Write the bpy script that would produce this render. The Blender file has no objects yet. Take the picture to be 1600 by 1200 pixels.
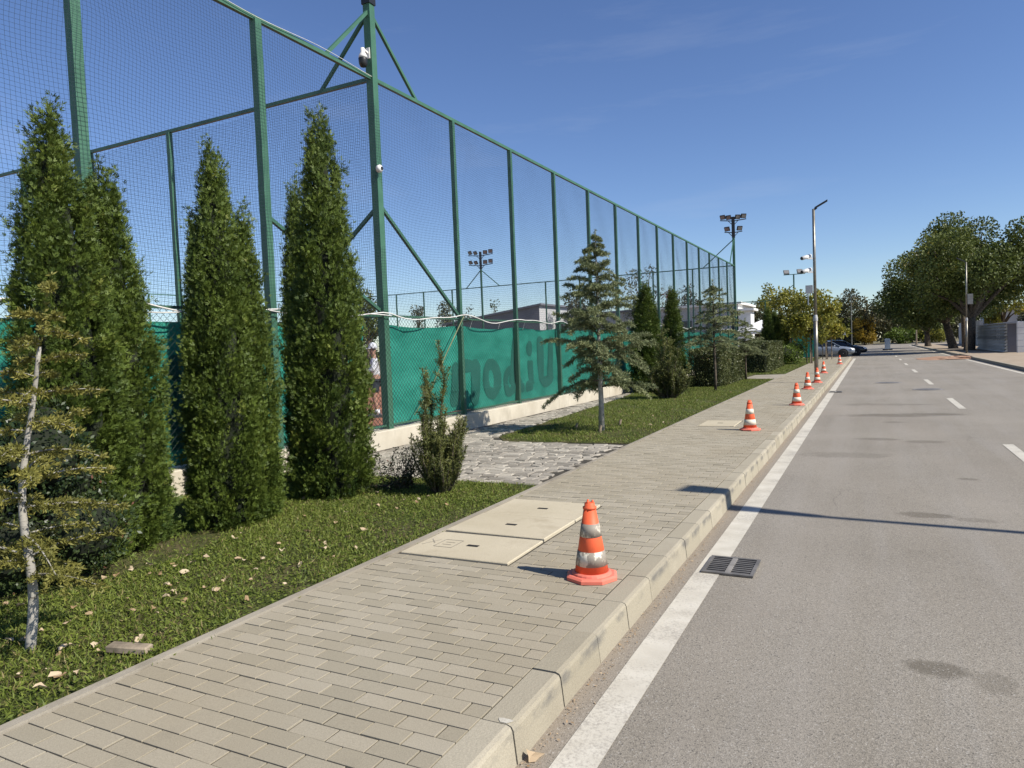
import bpy, bmesh, math, random
import numpy as np
from mathutils import Vector, Matrix
R = math.radians
random.seed(7); rng = np.random.default_rng(7)
SC = bpy.context.scene
COL = SC.collection

# ------------------------------------------------------------------ camera
H = 1.70; KZ = 0.16                      # camera height above the road, pavement height
FPX, YAW, PITCH, ROLL = 1104.05, -0.470637, -0.048193, -0.039126
def cam_axes():
    cy, sy = math.cos(YAW), math.sin(YAW); cp, sp = math.cos(PITCH), math.sin(PITCH); cr, sr = math.cos(ROLL), math.sin(ROLL)
    fwd = np.array([sy*cp, cy*cp, sp]); right = np.array([cy, -sy, 0.0]); up = np.cross(right, fwd)
    return np.array([cr*right + sr*up, -sr*right + cr*up, fwd])
M3 = cam_axes()
cam = bpy.data.cameras.new("camera"); camo = bpy.data.objects.new("camera", cam); COL.objects.link(camo)
cam.sensor_width = 36.0; cam.lens = FPX/1600*36.0; cam.clip_start = 0.05; cam.clip_end = 3000
r_, u_, f_ = M3
camo.matrix_world = Matrix(((r_[0], u_[0], -f_[0], 0), (r_[1], u_[1], -f_[1], 0), (r_[2], u_[2], -f_[2], H), (0, 0, 0, 1)))
SC.camera = camo
SC.render.resolution_x, SC.render.resolution_y = 1024, 768
# photo pixel -> point on a known plane (the ground, the fence line ...)
def ray(u, v): return M3.T @ np.array([(u-800)/FPX, (600-v)/FPX, 1.0])
def onz(u, v, z=KZ): d = ray(u, v); return d*((z-H)/d[2]) + np.array([0, 0, H])
def onx(u, v, x): d = ray(u, v); return d*(x/d[0]) + np.array([0, 0, H])
def ony(u, v, y): d = ray(u, v); return d*(y/d[1]) + np.array([0, 0, H])
def proj(P):
    q = (np.atleast_2d(P) - np.array([0, 0, H])) @ M3.T
    z = np.where(q[:, 2] > .05, q[:, 2], 1e-6)
    return 800+FPX*q[:, 0]/z, 600-FPX*q[:, 1]/z, q[:, 2]
def top_over(base, u, v):                # height of the pixel above a known foot
    d = ray(u, v); s = math.hypot(base[0], base[1])/math.hypot(d[0], d[1]); return d[2]*s + H

# ------------------------------------------------------------------ sky, sun, exposure
SUN_EL = R(43.0); SUN_AZ = np.array([1.0, -0.06]); SUN_AZ /= np.linalg.norm(SUN_AZ)
world = bpy.data.worlds.new("World"); SC.world = world; world.use_nodes = True
wn = world.node_tree.nodes; wl = world.node_tree.links; wn.clear()
sky = wn.new('ShaderNodeTexSky'); sky.sky_type = 'NISHITA'; sky.sun_disc = False
sky.sun_elevation = SUN_EL; sky.sun_rotation = math.atan2(SUN_AZ[0], SUN_AZ[1])
sky.air_density = 1.0; sky.dust_density = 0.15; sky.ozone_density = 4.0; sky.altitude = 500
bg = wn.new('ShaderNodeBackground'); bg.inputs['Strength'].default_value = 0.098
wo = wn.new('ShaderNodeOutputWorld')
# thin cirrus veil: streaked noise, slightly whitening the sky
tc = wn.new('ShaderNodeTexCoord'); mp = wn.new('ShaderNodeMapping'); mp.inputs['Scale'].default_value = (1.2, 2.4, 9.0)
mp.inputs['Rotation'].default_value = (0.25, 0.15, 0.5)
nz = wn.new('ShaderNodeTexNoise'); nz.inputs['Scale'].default_value = 1.7; nz.inputs['Detail'].default_value = 8; nz.inputs['Roughness'].default_value = .62
rmp = wn.new('ShaderNodeMapRange'); rmp.inputs['From Min'].default_value = .55; rmp.inputs['From Max'].default_value = .85; rmp.inputs['To Max'].default_value = .14
mixc = wn.new('ShaderNodeMix'); mixc.data_type = 'RGBA'; mixc.inputs[7].default_value = (5.2, 5.6, 6.2, 1)
wl.new(tc.outputs['Generated'], mp.inputs['Vector']); wl.new(mp.outputs[0], nz.inputs['Vector']); wl.new(nz.outputs['Fac'], rmp.inputs['Value'])
wl.new(rmp.outputs[0], mixc.inputs[0]); wl.new(sky.outputs[0], mixc.inputs[6]); hs = wn.new('ShaderNodeHueSaturation'); hs.inputs['Saturation'].default_value = 1.08; hs.inputs['Hue'].default_value = .510; wl.new(mixc.outputs[2], hs.inputs['Color']); wl.new(hs.outputs[0], bg.inputs['Color']); wl.new(bg.outputs[0], wo.inputs['Surface'])
sun = bpy.data.lights.new("sun", 'SUN'); sun.energy = 5.0; sun.angle = R(0.53); sun.color = (1.0, 0.95, 0.86)
suno = bpy.data.objects.new("sun", sun); COL.objects.link(suno)
sdir = Vector((SUN_AZ[0]*math.cos(SUN_EL), SUN_AZ[1]*math.cos(SUN_EL), math.sin(SUN_EL)))
suno.rotation_euler = (-sdir).to_track_quat('-Z', 'Y').to_euler(); suno.location = (20, -10, 30)
SC.view_settings.view_transform = 'Standard'; SC.view_settings.look = 'None'; SC.view_settings.gamma = 1.0
SC.view_settings.use_curve_mapping = False; SC.view_settings.exposure = 0.45
SC.cycles.use_denoising = True; SC.cycles.max_bounces = 6; SC.cycles.transparent_max_bounces = 8
SC.cycles.sample_clamp_indirect = 4.0

# ------------------------------------------------------------------ materials
class NT:
    def __init__(s, name):
        s.m = bpy.data.materials.new(name); s.m.use_nodes = True; s.t = s.m.node_tree; s.n = s.t.nodes; s.l = s.t.links
        s.n.clear(); s.out = s.n.new('ShaderNodeOutputMaterial')
    def new(s, t, **kw):
        x = s.n.new(t)
        for k, v in kw.items(): setattr(x, k, v)
        return x
    def link(s, a, b): s.l.new(a, b)
    def pos(s): return s.new('ShaderNodeNewGeometry').outputs['Position']
    def obj(s): return s.new('ShaderNodeTexCoord').outputs['Object']
    def noise(s, vec, scale, detail=3, rough=.55, dist=0.0, sc3=None):
        if sc3:
            mp = s.new('ShaderNodeMapping'); mp.inputs['Scale'].default_value = sc3; s.link(vec, mp.inputs['Vector']); vec = mp.outputs[0]
        x = s.new('ShaderNodeTexNoise'); x.inputs['Scale'].default_value = scale; x.inputs['Detail'].default_value = detail
        x.inputs['Roughness'].default_value = rough; x.inputs['Distortion'].default_value = dist; s.link(vec, x.inputs['Vector']); return x.outputs['Fac']
    def mr(s, v, a, b, c=0.0, d=1.0, smooth=False):
        x = s.new('ShaderNodeMapRange'); x.interpolation_type = 'SMOOTHSTEP' if smooth else 'LINEAR'
        for k, q in zip(('From Min', 'From Max', 'To Min', 'To Max'), (a, b, c, d)): x.inputs[k].default_value = q
        s.link(v, x.inputs['Value']); return x.outputs[0]
    def math(s, op, a, b=None):
        x = s.new('ShaderNodeMath', operation=op)
        for i, q in enumerate((a, b)):
            if q is None: continue
            if isinstance(q, (int, float)): x.inputs[i].default_value = q
            else: s.link(q, x.inputs[i])
        return x.outputs[0]
    def mix(s, f, a, b, mode='MIX'):
        x = s.new('ShaderNodeMix', data_type='RGBA', blend_type=mode)
        for i, q in ((0, f), (6, a), (7, b)):
            if isinstance(q, (int, float)): x.inputs[i].default_value = q
            elif isinstance(q, tuple): x.inputs[i].default_value = (*q[:3], 1)
            else: s.link(q, x.inputs[i])
        return x.outputs[2]
    def bump(s, h, strength, dist=.01):
        x = s.new('ShaderNodeBump'); x.inputs['Strength'].default_value = strength; x.inputs['Distance'].default_value = dist
        s.link(h, x.inputs['Height']); return x.outputs[0]
    def done(s, col, rough=.8, bump=None, metal=0.0, spec=.5, trans=0.0):
        b = s.new('ShaderNodeBsdfPrincipled')
        for k, q in (('Base Color', col), ('Roughness', rough), ('Metallic', metal), ('Specular IOR Level', spec)):
            if isinstance(q, tuple): b.inputs[k].default_value = (*q[:3], 1)
            elif isinstance(q, (int, float)): b.inputs[k].default_value = q
            else: s.link(q, b.inputs[k])
        if bump is not None: s.link(bump, b.inputs['Normal'])
        sh = b.outputs[0]
        if trans:
            t = s.new('ShaderNodeBsdfTranslucent'); mx = s.new('ShaderNodeMixShader'); mx.inputs[0].default_value = trans
            if isinstance(col, tuple): t.inputs[0].default_value = (*col[:3], 1)
            else: s.link(col, t.inputs[0])
            s.link(sh, mx.inputs[1]); s.link(t.outputs[0], mx.inputs[2]); sh = mx.outputs[0]
        s.link(sh, s.out.inputs['Surface']); return s.m

def m_plain(name, col, rough=.6, var=.15, scale=6, metal=0.0, spec=.5, bump=.0, bscale=40, trans=0.0):
    t = NT(name); p = t.obj(); n = t.noise(p, scale, 4)
    c2 = tuple(max(0, c*(1-var*2)) for c in col); c = t.mix(t.mr(n, .3, .7), c2, tuple(min(1, x*(1+var*.6)) for x in col))
    b = t.bump(t.noise(p, bscale, 3), bump) if bump else None
    return t.done(c, rough, b, metal, spec, trans)

def m_leaf(name, dark, light, rough=.55, trans=.22, tip=None, spec=.35):
    t = NT(name); a = t.new('ShaderNodeAttribute', attribute_name='tint').outputs['Fac']
    c = t.mix(a, dark, light)
    if tip: c = t.mix(t.mr(a, .82, .95), c, tip)
    return t.done(c, rough, None, 0, spec, trans)

def island_rand(t):
    oi = t.new('ShaderNodeObjectInfo').outputs['Random']; gi = t.new('ShaderNodeNewGeometry').outputs['Random Per Island']
    return t.math('FRACT', t.math('ADD', oi, gi))

MAT = {}
def stain_mask(t, p, lst):
    sep = t.new('ShaderNodeSeparateXYZ'); t.link(p, sep.inputs[0]); w = t.noise(p, 2.3, 4, .6)
    acc = None
    for cx, cy, rx, ry, a in lst:
        dx = t.math('DIVIDE', t.math('SUBTRACT', sep.outputs[0], cx), rx); dy = t.math('DIVIDE', t.math('SUBTRACT', sep.outputs[1], cy), ry)
        d = t.math('SQRT', t.math('ADD', t.math('MULTIPLY', dx, dx), t.math('MULTIPLY', dy, dy)))
        d = t.math('ADD', d, t.math('MULTIPLY', t.math('SUBTRACT', w, .5), 1.9))
        v = t.mr(d, .55, 1.15, a, 0.0, True)
        acc = v if acc is None else t.math('MAXIMUM', acc, v)
    return acc

def asphalt():
    t = NT('asphalt'); p = t.pos()
    base = t.mix(t.mr(t.noise(p, .35, 4), .35, .65), (.196, .174, .140), (.248, .222, .182))
    base = t.mix(t.mr(t.noise(p, 1.0, 5, .6, 0, (3.0, .22, 1)), .46, .72, 0, .5), base, (.262, .242, .212))
    v = t.new('ShaderNodeTexVoronoi'); v.inputs['Scale'].default_value = 170; t.link(p, v.inputs['Vector'])
    sep = t.new('ShaderNodeSeparateColor'); t.link(v.outputs['Color'], sep.inputs[0])
    g = t.mr(sep.outputs[0], 0, 1, .76, 1.24)
    n2 = t.mr(t.noise(p, 60, 4, .7), .3, .7, .86, 1.14)
    gg = t.math('MULTIPLY', g, n2); cc = t.new('ShaderNodeCombineColor')
    for i in range(3): t.link(gg, cc.inputs[i])
    col = t.mix(1.0, base, cc.outputs[0], 'MULTIPLY')
    trk = t.mr(t.noise(p, 1.0, 4, .55, 0, (1.6, .035, 1)), .42, .66, 0, .35); col = t.mix(trk, col, (.285, .255, .215))
    ck = t.new('ShaderNodeTexVoronoi', feature='DISTANCE_TO_EDGE'); ck.inputs['Scale'].default_value = .33
    wp = t.new('ShaderNodeVectorMath', operation='ADD'); nv = t.new('ShaderNodeTexNoise'); nv.inputs['Scale'].default_value = 1.4; nv.inputs['Detail'].default_value = 6; t.link(p, nv.inputs['Vector']); t.link(p, wp.inputs[0]); t.link(nv.outputs['Color'], wp.inputs[1]); t.link(wp.outputs[0], ck.inputs['Vector'])
    crk = t.math('MULTIPLY', t.mr(ck.outputs['Distance'], .0, .0035, .55, 0), t.mr(t.noise(p, .22, 2), .52, .6)); col = t.mix(crk, col, (.07, .062, .05))
    st = stain_mask(t, p, [(.26, 4.08, .16, .11, .62), (.52, 4.0, .1, .15, .34), (.42, 7.58, .26, .11, .6), (.85, 7.5, .22, .1, .3),
        (.1, 13.0, .35, .16, .45), (.75, 12.8, .3, .18, .5), (.3, 16.9, .9, .35, .62), (1.2, 17.2, .7, .3, .6), (.4, 15.6, .25, .15, .5), (-.3, 11.2, .6, .3, .3),
        (.2, 19.6, 1.1, .35, .35), (1.0, 9.6, .12, .08, .5), (2.5, 3.3, .5, .35, .3)])
    col = t.mix(st, col, (.085, .072, .052))
    # sandy dirt gathered along the left gutter, and drifting across far off
    sx = t.new('ShaderNodeSeparateXYZ'); t.link(p, sx.inputs[0])
    gut = t.mr(t.math('ADD', sx.outputs[0], t.math('MULTIPLY', t.noise(p, 5, 4), .10)), -1.24, -1.08, .5, 0)
    col = t.mix(gut, col, (.27, .215, .155))
    dirt = t.math('MULTIPLY', t.mr(t.noise(p, .25, 5, .6, 0, (1, .4, 1)), .5, .72), .4)
    col = t.mix(dirt, col, (.29, .25, .20))
    sp = t.mr(sep.outputs[1], .965, .97); col = t.mix(t.math('MULTIPLY', sp, .5), col, (.42, .40, .36))
    dk = t.mr(sep.outputs[2], .96, .97); col = t.mix(t.math('MULTIPLY', dk, .6), col, (.05, .048, .045))
    return t.done(col, .9, t.bump(t.math('ADD', v.outputs['Distance'], t.noise(p, 60, 3)), .3, .005), 0, .25)
MAT['asphalt'] = asphalt()

def line_paint():
    t = NT('road_paint'); p = t.pos()
    w = t.noise(p, 60, 4, .7); w2 = t.noise(p, 2.2, 4, .6); f = t.mr(t.math('ADD', t.math('MULTIPLY', w, .55), t.math('MULTIPLY', w2, .45)), .50, .66, 0, .85)
    c = t.mix(t.mr(t.noise(p, 5, 4), .35, .7), (.46, .425, .35), (.55, .515, .435)); c = t.mix(f, c, (.26, .235, .20))
    return t.done(c, .75, t.bump(t.noise(p, 130, 2), .3, .004), 0, .3)
MAT['paint'] = line_paint()

def brick_mat():
    t = NT('paving_concrete'); p = t.pos(); r = island_rand(t)
    c = t.mix(r, (.282, .249, .184), (.345, .306, .233))
    c = t.mix(t.mr(t.noise(p, .8, 5), .45, .75, 0, .6), c, (.29, .245, .17))
    g = t.mr(t.noise(p, 180, 3, .7), .3, .7, .82, 1.14); cc = t.new('ShaderNodeCombineColor')
    for i in range(3): t.link(g, cc.inputs[i])
    c = t.mix(1.0, c, cc.outputs[0], 'MULTIPLY')
    c = t.mix(t.mr(t.noise(p, 3.3, 5, .65), .62, .8, 0, .4), c, (.19, .165, .125))
    return t.done(c, .92, t.bump(t.noise(p, 220, 3), .35, .004), 0, .2)
MAT['brick'] = brick_mat()

def concrete(name, a, b, dirt=(.16, .14, .11), amt=.5, dscale=2.5, streak=None):
    t = NT(name); p = t.pos(); c = t.mix(t.mr(t.noise(p, 1.3, 5), .3, .7), a, b)
    c = t.mix(t.mr(t.noise(p, dscale, 6, .65, 0, streak), .55, .8, 0, amt), c, dirt)
    g = t.mr(t.noise(p, 150, 3, .7), .3, .7, .86, 1.1); cc = t.new('ShaderNodeCombineColor')
    for i in range(3): t.link(g, cc.inputs[i])
    c = t.mix(1.0, c, cc.outputs[0], 'MULTIPLY')
    return t.done(c, .9, t.bump(t.noise(p, 90, 4), .35, .006), 0, .2)
def kerb_mat():
    t = NT('kerb_concrete'); p = t.pos(); r_ = island_rand(t); c = t.mix(r_, (.30, .265, .195), (.375, .335, .255))
    c = t.mix(t.mr(t.noise(p, 2.5, 6, .65), .5, .75, 0, .4), c, (.22, .19, .14)); sp = t.new('ShaderNodeSeparateXYZ'); t.link(p, sp.inputs[0])
    band = t.math('MULTIPLY', t.mr(sp.outputs[2], .075, .115), t.mr(sp.outputs[2], .135, .158, 1, 0)); sm = t.math('MULTIPLY', band, t.mr(t.noise(p, 1.0, 5, .6, 0, (1, 4.5, 9)), .46, .62, 0, .75)); c = t.mix(sm, c, (.13, .125, .115))
    g = t.mr(t.noise(p, 150, 3, .7), .3, .7, .84, 1.12); cc = t.new('ShaderNodeCombineColor')
    for i in range(3): t.link(g, cc.inputs[i])
    c = t.mix(1.0, c, cc.outputs[0], 'MULTIPLY'); return t.done(c, .9, t.bump(t.noise(p, 90, 4), .4, .006), 0, .2)
MAT['kerb'] = kerb_mat()
MAT['kerb_plain'] = concrete('plain_kerb_concrete', (.315, .28, .21), (.385, .345, .265), (.10, .095, .085), .8, 3.2, (1, .8, 6))
MAT['slab'] = concrete('slab_concrete', (.41, .355, .25), (.50, .44, .325), (.25, .20, .125), .7, 2.6)
MAT['plinth'] = concrete('plinth_concrete', (.42, .37, .285), (.58, .53, .43), (.22, .19, .14), .6, 2.0, (1, 1, .5))
MAT['edging'] = concrete('edging_concrete', (.24, .21, .165), (.33, .295, .235), (.11, .09, .06), .7)
MAT['joint'] = m_plain('joint_sand', (.055, .046, .032), .95, .3, 12)
MAT['dirt'] = concrete('sandy_dirt', (.30, .235, .165), (.38, .31, .23), (.17, .13, .09), .6)
MAT['reddirt'] = concrete('red_dirt', (.30, .17, .11), (.36, .24, .16), (.2, .12, .08), .5)
MAT['clay'] = concrete('court_clay', (.30, .125, .075), (.36, .165, .10), (.22, .09, .06), .5)
MAT['terrain'] = concrete('dry_ground', (.16, .14, .075), (.22, .19, .11), (.09, .09, .04), .6, .2)
def lawn_mat():
    t = NT('lawn_soil'); p = t.pos(); c = t.mix(t.mr(t.noise(p, 2.2, 5), .35, .65), (.06, .075, .02), (.115, .09, .05))
    c = t.mix(t.mr(t.noise(p, 30, 4), .4, .7), c, (.03, .045, .012)); return t.done(c, .95, t.bump(t.noise(p, 40, 4), .8, .02), 0, .1)
MAT['lawn'] = lawn_mat()
def sett_mat():
    t = NT('granite_sett'); p = t.pos(); r = island_rand(t); c = t.mix(r, (.20, .178, .145), (.41, .372, .305))
    c = t.mix(t.mr(t.noise(p, 9, 5), .4, .75, 0, .6), c, (.22, .20, .17)); return t.done(c, .85, t.bump(t.noise(p, 45, 4), .6, .012), 0, .3)
MAT['sett'] = sett_mat()
def green_metal():
    t = NT('green_painted_steel'); p = t.obj(); c = t.mix(t.mr(t.noise(p, 3, 5), .3, .7), (.038, .112, .070), (.058, .150, .096))
    c = t.mix(t.mr(t.noise(p, 14, 5, .7), .66, .78, 0, .5), c, (.10, .15, .10)); return t.done(c, .5, None, 0, .4)
MAT['green'] = green_metal()
MAT['net'] = m_plain('net_twine', (.012, .028, .045), .8, .1)
MAT['link'] = m_plain('coated_wire', (.007, .032, .024), .5, .1)
MAT['black'] = m_plain('black_metal', (.012, .013, .015), .45, .1)
MAT['galv'] = m_plain('galvanised_steel', (.25, .235, .20), .42, .2, 5, .7)
MAT['lampglass'] = m_plain('lamp_glass', (.22, .215, .21), .2, .05)
MAT['white'] = m_plain('white_plastic', (.72, .71, .68), .4, .06)
MAT['rope'] = m_plain('white_cable', (.66, .64, .60), .6, .1)
MAT['greywire'] = m_plain('old_rope', (.18, .20, .10), .8, .2)
def screen_mat(name, a, b):
    t = NT(name); p = t.pos(); c = t.mix(t.mr(t.noise(p, 1.2, 5, .6, 0, (1, 1, 2.5)), .35, .65), a, b)
    wv = t.noise(p, 130, 2); c = t.mix(t.mr(wv, .35, .65, 0, .35), c, tuple(x*.6 for x in a)); return t.done(c, .75, t.bump(wv, .2, .003), 0, .2, .15)
MAT['screen'] = screen_mat('teal_screen_fabric', (.018, .205, .150), (.042, .315, .235))
MAT['print'] = screen_mat('grey_screen_print', (.022, .135, .106), (.030, .160, .126))
MAT['bark'] = m_plain('tree_bark', (.11, .085, .06), .95, .4, 9, bump=.8, bscale=25)
def birchy():
    t = NT('pale_bark'); p = t.obj(); n = t.noise(p, 9, 5, .7, 0, (1, 1, 3.2)); c = t.mix(t.mr(t.noise(p, 4, 3), .3, .7), (.27, .25, .215), (.43, .405, .355))
    c = t.mix(t.mr(n, .58, .68, 0, .85), c, (.07, .06, .05)); return t.done(c, .85, t.bump(n, .5, .01), 0, .2)
MAT['palebark'] = birchy()
MAT['core'] = m_plain('inner_twig_shade', (.012, .018, .005), .95, .3)  # near-black fill: inner twigs with their shade painted into one colour
MAT['thuja'] = m_leaf('thuja_foliage', (.020, .044, .006), (.142, .190, .026), .6, .12, (.19, .20, .04))
MAT['cedar'] = m_leaf('cedar_needles', (.058, .084, .034), (.285, .305, .145), .6, .15, (.33, .33, .15))
MAT['cedary'] = m_leaf('young_cedar_needles', (.085, .088, .018), (.27, .25, .058), .6, .2, (.34, .29, .075))
MAT['yew'] = m_leaf('yew_needles', (.048, .066, .018), (.22, .22, .062), .55, .18, (.38, .31, .075))
MAT['hedge'] = m_leaf('hedge_leaves', (.045, .060, .018), (.155, .165, .058), .5, .15, (.20, .12, .06))
MAT['laurel'] = m_leaf('shrub_leaves', (.016, .032, .012), (.062, .085, .025), .4, .15, (.13, .06, .035))
MAT['bright'] = m_leaf('bright_shrub_leaves', (.06, .10, .015), (.17, .23, .035), .5, .25)
MAT['oak'] = m_leaf('dark_tree_leaves', (.045, .066, .012), (.185, .215, .045), .55, .22, (.19, .16, .03))
MAT['plane'] = m_leaf('yellow_green_leaves', (.11, .115, .016), (.34, .32, .05), .55, .32, (.42, .32, .06))
MAT['olive'] = m_leaf('olive_tree_leaves', (.045, .048, .020), (.125, .115, .048), .6, .2, (.19, .13, .05))
MAT['yellow'] = m_leaf('yellow_leaves', (.22, .15, .018), (.46, .31, .035), .6, .3)
MAT['poplar'] = m_leaf('grey_green_leaves', (.055, .062, .030), (.15, .155, .075), .6, .2)
MAT['redleaf'] = m_leaf('red_leaves', (.10, .035, .018), (.24, .085, .04), .6, .2)
MAT['grass'] = m_leaf('grass_blades', (.062, .098, .013), (.235, .275, .048), .6, .3, (.27, .22, .09))
MAT['dryleaf'] = m_leaf('dry_leaf', (.28, .17, .08), (.62, .50, .34), .7, .2)
def cone_mat(name, col, worn):
    t = NT(name); p = t.obj(); c = t.mix(t.mr(t.noise(p, 9, 5), .35, .7), tuple(x*.82 for x in col), col)
    c = t.mix(t.mr(t.noise(p, 14, 6, .7, 0, (1, 1, .5)), .56, .72, 0, worn), c, (.10, .07, .06)); return t.done(c, .55, None, 0, .35)
MAT['orange'] = cone_mat('cone_orange', (.84, .135, .050), .3)
MAT['conebase'] = cone_mat('cone_base_faded', (.78, .20, .135), .2)
def band_mat(name, lo):
    t = NT(name); va = t.new('ShaderNodeVectorMath', operation='ADD'); t.link(t.obj(), va.inputs[0]); ri = t.math('MULTIPLY', t.new('ShaderNodeObjectInfo').outputs['Random'], 37.0); t.link(ri, va.inputs[1]); p = va.outputs[0]; f = t.mr(t.noise(p, 13, 6, .75, 0, (1, 1, .6)), lo, lo+.05); c = t.mix(f, (.66, .60, .48), (.27, .235, .19)); return t.done(c, .6, None, 0, .4)
MAT['bandworn'] = band_mat('worn_reflective_band', .43); MAT['band'] = band_mat('reflective_band', .66)
MAT['iron'] = m_plain('cast_iron', (.20, .185, .165), .6, .2, 8, .4)
MAT['ironlight'] = m_plain('worn_cast_iron', (.27, .25, .22), .6, .2, 8, .1)
MAT['hollow_shade'] = m_plain('painted_hollow_shade', (.008, .008, .008), .95, .1)  # near-black colour painted as the shade inside hollows
MAT['skin'] = m_plain('skin', (.42, .24, .17), .6, .05); MAT['cloth_w'] = m_plain('white_cloth', (.75, .76, .80), .8, .1)
MAT['cloth_d'] = m_plain('dark_cloth', (.03, .035, .05), .8, .1); MAT['shoe'] = m_plain('shoe', (.06, .06, .07), .6)
MAT['silver'] = m_plain('silver_car_paint', (.22, .25, .29), .3, .03, 2, .35); MAT['blackcar'] = m_plain('black_car_paint', (.012, .013, .016), .2, .03, 2)
MAT['glass'] = m_plain('car_glass', (.012, .016, .02), .06, .05); MAT['tyre'] = m_plain('tyre_rubber', (.014, .014, .014), .85, .1)
MAT['rim'] = m_plain('wheel_rim', (.35, .35, .36), .35, .1, 6, .7); MAT['headlight'] = m_plain('headlight', (.75, .76, .76), .1, .05)
def siding():
    t = NT('grey_siding'); p = t.obj(); r_ = t.new('ShaderNodeObjectInfo').outputs['Random']; c = t.mix(r_, (.22, .215, .195), (.52, .51, .47)); c = t.mix(t.mr(t.noise(p, 1.5, 5, .6, 0, (1, .3, 4)), .45, .75, 0, .6), c, (.12, .115, .10)); return t.done(c, .7)
MAT['siding'] = siding(); MAT['greywall'] = m_plain('grey_panel_wall', (.42, .42, .41), .75, .06, .8)
MAT['darkwall'] = m_plain('dark_grey_wall', (.15, .15, .17), .7, .08, .7); MAT['lightwall'] = m_plain('light_grey_wall', (.46, .46, .46), .7, .08, .6)
MAT['whitewall'] = m_plain('white_wall', (.74, .73, .70), .7, .05, .6); MAT['roof'] = m_plain('grey_roof_sheet', (.22, .24, .28), .5, .1, 1.5)
MAT['stone'] = concrete('white_stone_block', (.62, .60, .56), (.74, .72, .68), (.4, .37, .32), .4)
MAT['wood'] = m_plain('weathered_wood', (.30, .24, .17), .9, .3, 12); MAT['tent'] = m_plain('white_canvas', (.80, .79, .76), .7, .04)
MAT['signblue'] = m_plain('pale_blue_metal', (.40, .47, .54), .5, .08)

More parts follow.
